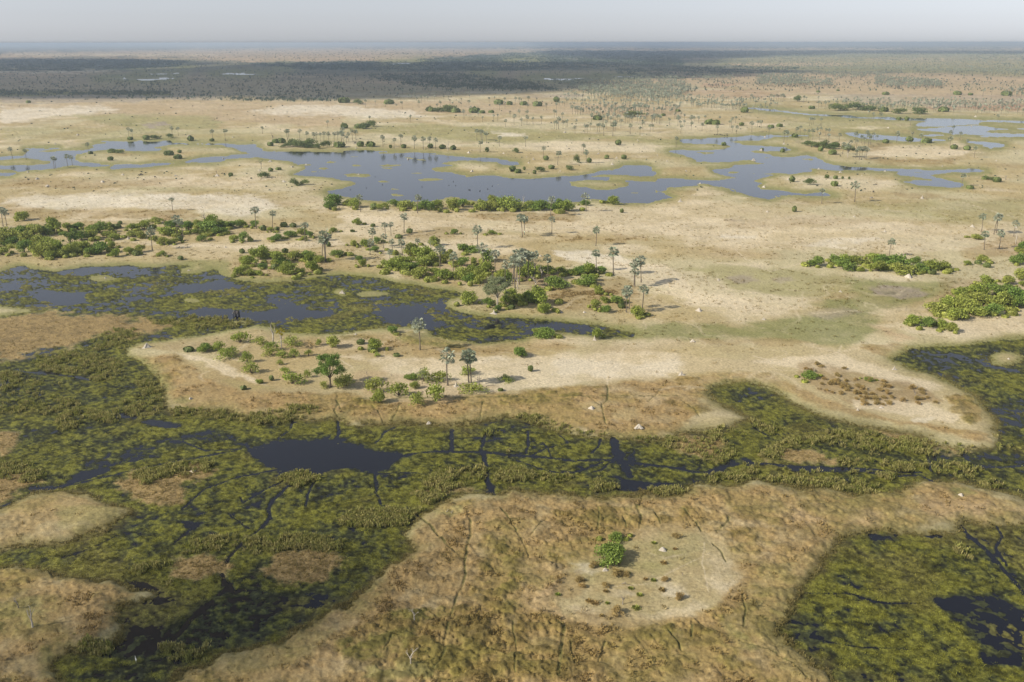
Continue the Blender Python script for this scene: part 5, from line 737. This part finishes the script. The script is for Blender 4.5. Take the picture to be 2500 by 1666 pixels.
# dry shrubs and dwarf palm clumps
def in_poly(P, n, rng_, mind):
    out = []; k = 0
    while len(out) < n and k < 9000:
        k += 1; a_ = rng_.uniform(P[:, 0].min(), P[:, 0].max()); b_ = rng_.uniform(P[:, 1].min(), P[:, 1].max())
        if sdf_poly(P, np.array([a_]), np.array([b_]), 50)[0] > 0 and all((a_ - c[0]) ** 2 + ((b_ - c[1]) * 2) ** 2 > mind ** 2 for c in out): out.append((a_, b_))
    return sorted(out)
def dry(L, where, meshes, name, cat, wr, hr):
    for i, (u, v) in enumerate(L):
        px, py, z_ = base_loc(u, v); W = rp.uniform(*wr); o = obj(name, meshes[rp.randrange(len(meshes))], loc=(px, py, z_ - .03)); o.scale = (W / 2, W / 2, W * rp.uniform(*hr)); o.rotation_euler = (0, 0, rp.uniform(0, 6.28))
        tag(o, lab('dry ' + cat, where, i, len(L), 'dry ' + cat + 's'), cat, 'dry %ss %s' % (cat, where))
DM = [d[0] for d in DRY]
dry(in_poly(poly("I 930,230 1080,180 1300,220 1500,250 1660,290 1700,350 1560,380 1480,370 1380,400 1250,400 1200,350 1060,320 960,290"), 44, rp, 11), 'in the brown patch on the right island', DM, 'dry_shrub', 'shrub', (2.0, 3.6), (.4, .6))
dry(in_poly(poly("I 820,120 1000,110 1000,140 880,165"), 4, rp, 12), 'left of the flat topped dead tree', DM, 'dry_shrub', 'shrub', (2.2, 3.2), (.4, .6))
dry([(c[0], c[-1] + c[1] / S) for c in parse("I 1120,145 1690,345 1745,378 1620,385")], 'around the edge of the brown shrub patch', DM, 'dry_shrub', 'shrub', (2, 3), (.4, .5))
dry([(c[0], c[-1] + c[1] / S) for c in parse("K 1640,500 1650,545 1820,540 1945,465 1890,455 1895,730 2220,500 2320,620 1740,400 2300,200")], 'on the round sandy clearing', DM, 'dry_shrub', 'shrub', (2.2, 3.6), (.4, .55))
for i, c in enumerate(sorted(parse("K 1700,640 1740,655 1825,655 1785,740 2020,690 2145,245 2210,380 1985,555 2045,600 1815,572 2085,490 2140,500 2200,565 2290,285 1485,595 1965,450"))):
    px, py, z_ = base_loc(c[0], c[-1] + c[1] / S); W = rp.uniform(1.3, 2.3); o = obj('dwarf_palm_clump', CLUMP[rp.randrange(4)], loc=(px, py, z_)); o.scale = (W * .6, W * .6, W * .6); o.rotation_euler = (0, 0, rp.uniform(0, 6))
    tag(o, '%s of the 16 small leafy clumps on the round sandy clearing' % (ordinal(i) + (' from the left' if i else '')), 'clump', 'small leafy clumps on the sandy clearing')
# ------------------------------------------------------------------ animals: one continuous skinned body each
def skin(name, verts, edges, radii, mat_):
    me_ = bpy.data.meshes.new(name); me_.from_pydata(verts, edges, []); o = bpy.data.objects.new(name, me_); COL.objects.link(o)
    m_ = o.modifiers.new('s', 'SKIN'); s_ = o.modifiers.new('u', 'SUBSURF'); s_.levels = 1; s_.render_levels = 1
    for i, r_ in enumerate(radii): me_.skin_vertices[0].data[i].radius = (r_, r_) if not isinstance(r_, tuple) else r_
    me_.skin_vertices[0].data[0].use_root = True
    dg = bpy.context.evaluated_depsgraph_get(); nm = bpy.data.meshes.new_from_object(o.evaluated_get(dg)); bpy.data.objects.remove(o); nm.name = name; nm.materials.clear(); nm.materials.append(mat_)
    nm.polygons.foreach_set('use_smooth', [True] * len(nm.polygons)); return nm
ev = [(0, 0, 2.1), (.75, 0, 2.2), (-.7, 0, 2.15), (-1.15, 0, 2.0), (1.35, 0, 2.45), (1.8, 0, 2.35), (2.1, 0, 1.8), (2.15, 0, 1.2), (2.0, 0, .7)]
ee = [(0, 1), (0, 2), (2, 3), (1, 4), (4, 5), (5, 6), (6, 7), (7, 8)]; er = [.78, .72, .7, .45, .42, .42, .22, .15, .1]
for sx, sy in ((.85, .38), (.85, -.38), (-.85, .38), (-.85, -.38)):
    k = len(ev); ev += [(sx, sy, 1.5), (sx * .98 + .04, sy, .8), (sx, sy, .05)]; er += [.34, .24, .24]; ee += [(1 if sx > 0 else 2, k), (k, k + 1), (k + 1, k + 2)]
EL = skin('elephant_body', ev, ee, er, M['hide'])
u, b, t = T("D 1622,838,872"); px, py, z_ = base_loc(u, b)
el = empty('elephant', (px, py, -.75)); el.rotation_euler = (0, 0, R(160)); tag(el, 'dark grey elephant wading in the open water of the weedy pool', 'elephant'); el.scale = (1.05,) * 3
obj('body', EL, el)
for sy in (1, -1):
    V = [(1.35, .4 * sy, 2.9), (1.55, .42 * sy, 2.5), (1.4, .42 * sy, 2.0), (1.05, .75 * sy, 1.65), (.7, 1.0 * sy, 1.8), (.6, 1.05 * sy, 2.4), (.9, .8 * sy, 2.85), (1.0, .62 * sy, 2.35)]
    V += [(a_ - .05, b_ + .05 * sy, c_) for a_, b_, c_ in V]; Fq = [(i, (i + 1) % 7, 7) for i in range(7)] + [((i + 1) % 7 + 8, i + 8, 15) for i in range(7)] + [(i, i + 8, (i + 1) % 7 + 8, (i + 1) % 7) for i in range(7)]
    obj('ear', mesh_from('ear', V, Fq, M['hide']), el); V, Fq = [], []; tube(V, Fq, [(1.85, .2 * sy, 2.0), (2.15, .28 * sy, 1.65), (2.5, .3 * sy, 1.6)], [.07, .055, .02], 6); obj('tusk', mesh_from('tusk', V, Fq, M['ivory']), el)
av = [(0, 0, 1.05), (.45, 0, 1.08), (-.5, 0, 1.02), (.72, 0, 1.22), (.9, 0, 1.0), (1.12, 0, .72), (-.7, 0, .9), (-.78, 0, .5)]; ae = [(0, 1), (0, 2), (1, 3), (3, 4), (4, 5), (2, 6), (6, 7)]; ar = [.3, .3, .26, .2, .14, .09, .06, .03]
for sx, sy in ((.5, .15), (.5, -.15), (-.52, .15), (-.52, -.15)):
    k = len(av); av += [(sx, sy, .8), (sx + (.02 if sx > 0 else -.08), sy, .45), (sx, sy, .02)]; ar += [.13, .06, .045]; ae += [(1 if sx > 0 else 2, k), (k, k + 1), (k + 1, k + 2)]
AD = skin('antelope', av, ae, ar, M['darkhide']); AG = AD.copy(); AG.materials[0] = M['greyhide']
HERD = [("in the file on the shore above the right lake spit", "C 237,705 250,704 258,706 270,703 278,705 290,708 306,710 320,702 322,712"), ("standing close together on the green plain at left", "A 948,980 958,978 966,972 971,977"), ("alone on the green plain at left", "A 1062,992"), ("on the open plain right of the lake palms", "C 1340,1050 1322,1097")]
for where, s in HERD:
    L = sorted(parse(s))
    for i, c in enumerate(L):
        px, py, z_ = base_loc(c[0], c[-1] + c[1] / S); o = obj('wildebeest', AD, loc=(px, py, z_)); o.scale = (1.25,) * 3; o.rotation_euler = (0, 0, rp.choice((0, 3.14)) + rp.uniform(-.7, .7))
        tag(o, lab('dark antelope', where, i, len(L), 'dark grazing antelopes'), 'antelope', 'antelopes ' + where if len(L) > 1 else None)
u, b, t = T("F 1305,62,78"); px, py, z_ = base_loc(u, b); o = obj('antelope', AG, loc=(px, py, z_)); o.scale = (1.4,) * 3; tag(o, 'pale grey antelope beside a low dark shrub on the plain', 'antelope')
EG = skin('egret', [(0, 0, .5), (.12, 0, .55), (-.2, 0, .45), (.2, 0, .7), (.17, 0, .88), (.3, 0, .9), (0, .03, .25), (0, .03, 0)], [(0, 1), (0, 2), (1, 3), (3, 4), (4, 5), (0, 6), (6, 7)], [.1, .08, .05, .035, .035, .012, .015, .012], M['white'])
u, b, t = T("J 928,1040,1056"); px, py, z_ = base_loc(u, b); o = obj('egret', EG, loc=(px, py, z_)); o.scale = (1.5,) * 3; o.rotation_euler = (0, 0, 2.2); tag(o, 'small white egret in the dark marsh at lower left', 'bird')
DK = skin('duck', [(0, 0, .12), (.14, 0, .14), (-.18, 0, .14), (.2, 0, .3), (.3, 0, .3)], [(0, 1), (0, 2), (1, 3), (3, 4)], [.12, .1, .05, .05, .02], M['darkhide'])
L = sorted(parse("B 775,1020 745,1044 790,1045 882,1075 888,1078 958,1082 1040,1050 560,1055 290,1040 70,1072 180,1062 240,985 955,1085 1010,1070"))
for i, c in enumerate(L):
    px, py = at(c[0], c[-1] + c[1] / S); o = obj('waterbird', DK, loc=(px, py, -.03)); o.scale = (2.2,) * 3; o.rotation_euler = (0, 0, rp.uniform(0, 6.28)); tag(o, lab('dark waterbird', 'floating on the long lake', i, len(L), 'dark waterbirds'), 'bird', 'waterbirds on the long lake')
# ------------------------------------------------------------------ uncountable growth
def scatter(weight, n, seed):
    rng = np.random.default_rng(seed); w = np.where(fan & (dist < 9e4), np.clip(weight, 0, None), 0); w = w / w.sum(); idx = rng.choice(N, n, p=w)
    r0 = dist[idx]; step = r0 * .0012; return x[idx] + rng.normal(0, 1, n) * step, y[idx] + rng.normal(0, 1, n) * step * 2, idx, rng
def blades(name, mat_, px, py, pz, h, w, nb, rng, label, cat, droop=.5, thin=.16, up=.5, tint=None):
    n = len(px); k = n * nb; t = rng.uniform(0, 6.28, k); e = rng.uniform(up, 1.45, k); H = np.repeat(h, nb) * rng.uniform(.6, 1.1, k); W = np.repeat(w, nb)
    bx = np.repeat(px, nb) + rng.normal(0, .35, k) * W; by = np.repeat(py, nb) + rng.normal(0, .35, k) * W; bz = np.repeat(pz, nb) - .05
    dx, dy = np.cos(t) * np.cos(e), np.sin(t) * np.cos(e); sx, sy = -np.sin(t) * W * thin, np.cos(t) * W * thin
    p0 = np.stack([bx - sx * .6, by - sy * .6, bz], 1); p1 = np.stack([bx + sx * .6, by + sy * .6, bz], 1)
    p2 = np.stack([bx + dx * H * .6 + sx, by + dy * H * .6 + sy, bz + H * np.sin(e)], 1); p3 = np.stack([bx + dx * H * .75 - sx, by + dy * H * .75 - sy, bz + H * np.sin(e) * (1 - .25 * droop)], 1)
    V = np.stack([p0, p1, p2, p3], 1).reshape(-1, 3); o = obj(name, quads_mesh(name, V, 4, mat_)); tag(o, label, cat, kind='stuff')
    if tint is not None:
        at_ = o.data.color_attributes.new('cover', 'FLOAT_COLOR', 'POINT'); c4 = np.concatenate([np.repeat(tint, nb * 4, 0), np.ones((len(V), 1))], 1).astype(np.float32); at_.data.foreach_set('color', c4.ravel())
    return o
REED = ["G 250,60 500,20 700,60 820,60 850,200 780,230 640,230 560,170 400,180 250,130", "G 0,300 200,270 330,320 460,340 540,380 500,430 540,520 430,580 380,480 220,440 0,440", "G 0,150 250,200 450,260 250,260 0,280", "G 500,430 800,430 800,510 550,480", "G 820,370 960,330 1080,390 1060,450 980,480 850,440", "G 900,200 1000,200 1100,300 1110,430 1040,400", "G 1170,420 1500,440 1750,460 2000,410 2200,430 2050,500 1800,520 1700,540 1480,480 1200,480",
 "G 0,790 200,790 300,880 260,930 0,900", "G 900,870 1220,790 1420,780 1440,850 1280,870 1000,940", "G 1880,880 2100,850 2180,900 2050,950", "D 900,900 1100,900 1500,880 1720,900 1700,940 1400,960 1150,930", "D 700,980 900,960 950,1020 860,1110 560,1110", "D 1250,860 1330,850 1330,900 1250,900",
 "H 490,900 700,880 780,840 880,810 990,820 1000,900 780,960 600,960", "H 650,820 800,850 850,920 600,1080 520,1000", "H 1070,840 1180,820 1320,840 1450,870 1440,920 1300,900 1150,920 1060,920", "H 1430,880 1580,880 1560,930 1460,940", "H 960,560 1080,560 1070,600 970,600", "H 1200,470 1400,480 1500,540 1640,590 1860,600 1700,610 1500,590 1380,550", "H 1990,620 2353,620 2353,700 2250,700 2150,660", "H 1750,920 1900,950 1830,980 1700,980", "H 2100,980 2300,950 2353,1000 2200,1010", "H 1110,715 1170,715 1160,745 1110,740",
 "I 0,620 250,580 340,660 360,740 250,800 100,740 0,720", "I 220,560 400,590 480,600 440,570 300,560", "I 480,500 680,540 640,600 520,560", "I 530,740 700,640 1000,600 1280,610 1300,700 1150,700 1000,660 740,680 640,760", "I 1000,580 1450,600 1440,720 1300,740 1000,650", "I 1100,760 1250,780 1200,820 1080,820", "I 1470,620 1720,640 2020,690 2010,740 1700,740 1500,700", "I 1260,790 1500,780 1700,800 1690,850 1450,840", "I 1730,790 1900,800 1880,880 1740,860", "I 1920,800 2070,830 2000,910 1930,890", "I 960,840 1250,850 1460,870 1450,900 1100,860", "I 140,880 400,860 500,910 200,930", "I 430,810 540,810 530,860 440,860", "I 2030,930 2150,920 2260,960 2280,1000 2100,960", "I 730,850 960,840 820,900", "I 2150,600 2300,700 2180,700", "I 500,900 850,900 1200,900 1480,960 1350,1000 900,950",
 "J 1230,260 1400,210 1620,200 1850,240 1640,260 1400,290 1250,320", "J 1650,260 2000,190 2353,230 2353,290 2050,280 1750,320", "J 900,420 1100,380 1160,400 960,460", "J 1080,520 1200,500 1180,560", "J 500,900 800,980 640,1010 480,990", "J 1100,960 1420,940 1400,1040 1180,1050", "L 1900,270 2060,330 2030,400 1900,330", "K 60,20 560,20 440,120 0,130"]
wgt = np.zeros(N); u, v = u0 + wu * 14, v0 + wv * 8
for s in REED: wgt = np.maximum(wgt, smooth(-4, 4, sdf_poly(poly(s), u, v, 12)))
wgt = wgt * (.12 + smooth(.5, .66, det(1 / 5., 131, 3))) * (1 - smooth(1200, 1600, v0) * .4)
px, py, idx, rng = scatter(wgt, 9500, 5); h = rng.uniform(.4, 1.6, len(px)) ; q_ = rng.random(len(px))[:, None]; blades('reeds', M['cover'], px, py, np.maximum(z[idx], -.05), h, h * .7, 20, rng, 'olive and straw coloured reeds standing in the marsh water', 'reeds', thin=.085, up=.85, tint=np.array((.19, .205, .052)) * (1 - q_) + np.array((.33, .295, .12)) * q_)
wt = (WET > 1) * (1 - ml) * smooth(.4, .8, matf) * near * fan * smooth(560, 900, v0)
px, py, idx, rng = scatter(wt, 42000, 31); h = rng.uniform(.1, .32, len(px)); blades('floating_leaves', M['cover'], px, py, np.maximum(z[idx], 0) + .02, h, h * 3, 7, rng, 'small yellow green leaves crowding the marsh surface', 'marsh leaves', .8, thin=.08, up=.2, tint=colr[idx] * rng.uniform(.8, 1.8, len(px))[:, None])
edge_ = ((WET > -8) & (WET < 3)) * smooth(700, 1000, v0)
px, py, idx, rng = scatter(edge_ * 1.0 + .25 * (WET > 0) * ml * smooth(700, 900, v0), 9000, 6); h = rng.uniform(.25, .7, len(px)); q_ = rng.random(len(px))[:, None]; blades('marsh_edge_grass', M['cover'], px, py, np.maximum(z[idx], -.03), h, h * 1.2, 12, rng, 'ragged olive grass along the marsh shores', 'grass', thin=.08, tint=colr[idx] * .5 + .5 * (np.array((.16, .15, .045)) * (1 - q_) + np.array((.30, .24, .10)) * q_))
wt = np.clip(tus, 0, 1) * (.3 + smooth(.4, .62, t1)) * (rut < .05) * (WET < -1) * smooth(560, 800, v0)
px, py, idx, rng = scatter(wt, 13000, 7); h = rng.uniform(.08, .26, len(px)); blades('tussock_grass', M['cover'], px, py, z[idx], h, h * 3.2, 12, rng, 'brown and olive tussock grass over the dry ground', 'grass', .8, thin=.045, tint=colr[idx] * .85 + np.array((.035, .03, .008)))
brown = np.clip((colr[:, 0] - colr[:, 1] * 1.28) * 12, 0, 1) * (tus > .03) + .015
wt = brown * smooth(.45, .62, mot2) * (shore > 14) * (1 - smooth(560, 900, v0) * .985) * smooth(330, 480, v0) * fan
px, py, idx, rng = scatter(wt, 9000, 8); h = rng.uniform(.4, .9, len(px)); blades('dry_grass_clumps', M['cover'], px, py, z[idx], h, h * 1.8, 10, rng, 'scattered dry brown grass clumps on the pale plain', 'grass', .8, thin=.1, tint=colr[idx] * .6 + np.array((.08, .06, .02)))
# distant palms, shrubs and woods: masses
def billow(name, mat_, px, py, pz, w, h, nq, rng, label, cat, lift=.0):
    n = len(px); k = n * nq; d = rng.normal(size=(k, 3)); d /= np.linalg.norm(d, axis=1)[:, None]; W = np.repeat(w, nq); H = np.repeat(h, nq)
    c = np.stack([np.repeat(px, nq) + d[:, 0] * W * .42, np.repeat(py, nq) + d[:, 1] * W * .42, np.repeat(pz, nq) + H * (lift + (1 - lift) * (.45 + .45 * d[:, 2]))], 1)
    a_ = rng.normal(size=(k, 3)); a_ -= (a_ * d).sum(1)[:, None] * d * .7; a_ /= np.linalg.norm(a_, axis=1)[:, None]; b_ = np.cross(d, a_); b_ /= np.linalg.norm(b_, axis=1)[:, None]; s_ = (W * .22)[:, None]
    V = np.stack([c - a_ * s_, c - b_ * s_, c + a_ * s_, c + b_ * s_], 1).reshape(-1, 3); o = obj(name, quads_mesh(name, V, 4, mat_)); tag(o, label, cat, kind='stuff'); return o
if small_shrubs:
    A_ = np.array([bush_dims(*r[2:6]) for r in small_shrubs]); rng = np.random.default_rng(9); billow('small_distant_shrubs', M['bushf'], A_[:, 0], A_[:, 1], A_[:, 2], A_[:, 3], A_[:, 4] * 1.1, 60, rng, 'small green shrubs scattered over the far plain', 'shrubs')
A_ = np.array(LOW); rng = np.random.default_rng(21); billow('low_green_scrub', M['bush'], A_[:, 0], A_[:, 1], A_[:, 2], A_[:, 3], A_[:, 4], 70, rng, 'low straggling green scrub under and between the shrubs', 'scrub')
FW = [("A 0,185 400,180 1000,182 1300,195 1200,235 900,255 500,262 0,262", 1), ("A 1650,212 2353,196 B 0,196 500,205 560,180 800,165 1100,150 1500,125 2353,125 C 300,130 1200,128 2353,133 2353,155 1200,150 700,170 0,180 B 2353,240 1900,240 1500,250 1200,265 900,270 A 2353,262 2000,250", 1), ("B 100,290 800,280 1300,345 1500,400 1000,395 500,370", .8), ("B 1900,255 2353,250 C 0,240 700,240 850,255 300,300 0,320 B 2353,330 1900,310", .8), ("A 0,120 1500,118 2353,118 B 0,100 2353,85 C 0,85 2353,80 2353,118 0,115 B 2353,118 1300,115", .5), ("A 0,300 1500,290 2353,260 2353,480 900,460 0,440", .12), ("A 0,400 600,402 1150,408 1170,432 600,428 0,432", .9), ("A 1560,455 2353,458 2353,472 1600,470", .7), ("B 250,150 1300,150 1200,140 400,135", .3)]
wf = np.zeros(N)
for s, k_ in FW: wf = np.maximum(wf, k_ * smooth(-3, 3, sdf_poly(poly(s), u0 + wu * 14, v0 + wv * 4, 8)))
wf = np.maximum(wf, .07 * (v0 < 225)) * smooth(.34, .56, fbm(la * 120, ld * 40, 141, 4)) * (WET < -2) * (OPN < -2)
px, py, idx, rng = scatter(wf, 30000, 10); r_ = np.hypot(px, py); w = rng.uniform(3.5, 8, len(px)) * np.clip(r_ / 4500, .8, 7); h = rng.uniform(4, 7, len(px)) * np.clip(r_ / 9000, 1, 1.8); billow('far_woodland', M['farwood'], px, py, z[idx], w, h, 9, rng, 'dark blue green woodland stretching across the far plain', 'woodland')
FP = [("C 100,205 400,172 1400,142 2353,140 2353,310 2000,290 1500,275 900,262 500,240", 1), ("C 520,305 830,300 850,380 530,375", 1), ("C 850,330 1040,330 1040,380 850,385", .8), ("C 900,285 1400,290 1400,325 1080,325", .9), ("C 1330,320 1450,320 1780,345 1800,392 1450,392 1340,370", 1), ("B 1450,340 2353,330 C 0,350 110,410 0,440 B 2353,460 2100,480 1700,430", .7), ("B 1500,430 2353,450 2353,600 2000,640 1600,560", .12), ("C 0,450 700,490 600,560 0,520", .15), ("C 950,480 2353,490 2353,560 1300,545", .2), ("B 200,400 900,400 900,470 300,480", .05), ("C 60,300 420,300 360,335 80,335", .6), ("B 1980,300 2353,300 2353,330 2000,330", .8), ("C 2200,410 2353,410 2353,450 2220,440", .3)]
wf = np.zeros(N)
for s, k_ in FP: wf = np.maximum(wf, k_ * smooth(-3, 3, sdf_poly(poly(s), u0 + wu * 14, v0 + wv * 4, 8)))
wf = wf * smooth(.32, .5, fbm(la * 160, ld * 60, 151, 4)) * (WET < -2) * (OPN < -3)
px, py, idx, rng = scatter(wf, 10000, 11); pz = z[idx]
sp = np.array([base_loc(r[2], r[4]) for r in small_palms]) if small_palms else np.zeros((0, 3))
px = np.concatenate([px, sp[:, 0]]); py = np.concatenate([py, sp[:, 1]]); pz = np.concatenate([pz, sp[:, 2]]); r_ = np.hypot(px, py); n = len(px)
hh = rng.uniform(8.5, 12.5, n) * np.where(r_ > 4500, .8, 1); cw = rng.uniform(4.2, 5.6, n) * np.clip(r_ / 6000, .9, 1.6)
o = billow('distant_palms', M['farpalm'], px, py, pz + hh - 3.6, cw, np.full(n, 3.8), 16, rng, 'grey green fan palms massed in belts on the far plain', 'palms')
V = []
nr = r_ < 4500
for k in range(3):
    a0, a1 = 2.094 * k, 2.094 * (k + 1); r = .22
    q = lambda a_, zz: np.stack([px[nr] + r * np.cos(a_), py[nr] + r * np.sin(a_), pz[nr] + zz], 1)
    V.append(np.stack([q(a0, -.1), q(a1, -.1), q(a1, hh[nr] - 2), q(a0, hh[nr] - 2)], 1))
tk = obj('trunk', quads_mesh('trunk', np.concatenate(V).reshape(-1, 3), 4, M['ptrunk']), o)
wf = (((v0 < 470) & (v0 > 200)) * .3 * smooth(.5, .7, fbm(la * 200, ld * 90, 161, 3)) * (shore > 12)) * (u0 > -20)
px, py, idx, rng = scatter(wf, 800, 12); w = rng.uniform(1.2, 3.2, len(px)) * np.clip(np.hypot(px, py) / 1500, .7, 1.6); billow('far_scrub', M['farwood'], px, py, z[idx], w, w * .5, 14, rng, 'tiny dark scrub dotted over the far plain', 'scrub')
# ------------------------------------------------------------------ clouds above the haze; their shade lies over the far plain
def cloud(s, alt, thick, seed, label, mg=150, near_=0):
    P = poly(s); W = np.array([at(max(-300, min(2800, a_)), b_) for a_, b_ in P]); k = alt / math.tan(SUN_EL)
    W = W - np.array([math.cos(SHADOW_AZ), math.sin(SHADOW_AZ)]) * k
    x0, x1, y0, y1 = W[:, 0].min(), W[:, 0].max(), W[:, 1].min(), W[:, 1].max(); nx, ny = 150, 110
    gx, gy = np.meshgrid(np.linspace(x0 - mg, x1 + mg, nx), np.linspace(y0 - mg, y1 + mg, ny), indexing='ij')
    d = sdf_poly(W * [1, 1 / KV], gx.ravel(), gy.ravel() / KV, 4000).reshape(nx, ny)
    d = d + (fbm(gx / 30, gy / 30, seed, 4) - .5) * 34 if near_ else d + (fbm(gx / 500, gy / 500, seed, 4) - .5) * 520 + (fbm(gx / 130, gy / 130, seed + 3, 3) - .5) * 140
    ins = d > 0; top = thick * np.sqrt(np.clip(d / (40 if near_ else 500), 0, 1)) * (.5 + fbm(gx / 260, gy / 260, seed + 5, 4)); bot = -thick * .12 * np.sqrt(np.clip(d / (20 if near_ else 200), 0, 1))
    idx_ = -np.ones((nx, ny), int); V = []; Fq = []
    f = ins[:-1, :-1] & ins[1:, :-1] & ins[1:, 1:] & ins[:-1, 1:]
    n0 = nx * ny; V = np.concatenate([np.stack([gx, gy, alt + top], 2).reshape(-1, 3), np.stack([gx, gy, alt + bot - 1], 2).reshape(-1, 3)])
    for i, j in zip(*np.nonzero(f)):
        a_ = i * ny + j; Fq.append((a_, a_ + ny, a_ + ny + 1, a_ + 1)); Fq.append((n0 + a_, n0 + a_ + 1, n0 + a_ + ny + 1, n0 + a_ + ny))
    me_ = mesh_from('cloud', V, Fq, M['cloud'], True); bm_ = bmesh.new(); bm_.from_mesh(me_); bmesh.ops.delete(bm_, geom=[v_ for v_ in bm_.verts if not v_.link_faces], context='VERTS'); 
    bd = [e for e in bm_.edges if e.is_boundary]
    bmesh.ops.remove_doubles(bm_, verts=list({v_ for e in bd for v_ in e.verts}), dist=4 if near_ else 60); bm_.to_mesh(me_); bm_.free()
    tag(obj('cloud', me_), label, 'cloud')
cloud("A -800,488 0,490 400,484 800,474 1150,462 1500,458 1900,462 2353,462 B 250,438 600,425 900,410 1250,398 1500,390 1700,372 1560,345 1900,330 2353,325 C 300,302 700,285 500,262 100,270 B 2353,262 1900,232 1500,200 1100,215 800,205 300,203 A 2353,212 1650,218 1200,240 600,262 0,250 -800,250", 6000, 420, 7, 'broad low cloud shading the far left plain')
cloud("A -900,172 600,178 1300,205 1150,232 600,250 -900,240", 6200, 420, 9, 'long cloud shading the far woods at left')
cloud("B 1300,128 2353,128 C 300,128 1200,126 2353,132 2353,152 1100,148 500,165 0,215 B 2353,228 1700,180", 6400, 420, 12, 'long cloud shading the far woods at right')
cloud("J 760,600 1100,500 1500,500 1900,440 2353,280 K 180,380 120,560 J 2300,800 1800,980 1300,1280 -100,1400 250,1020 620,860", 2600, 40, 15, 'small cloud shading the lower left marsh', 20, 1)
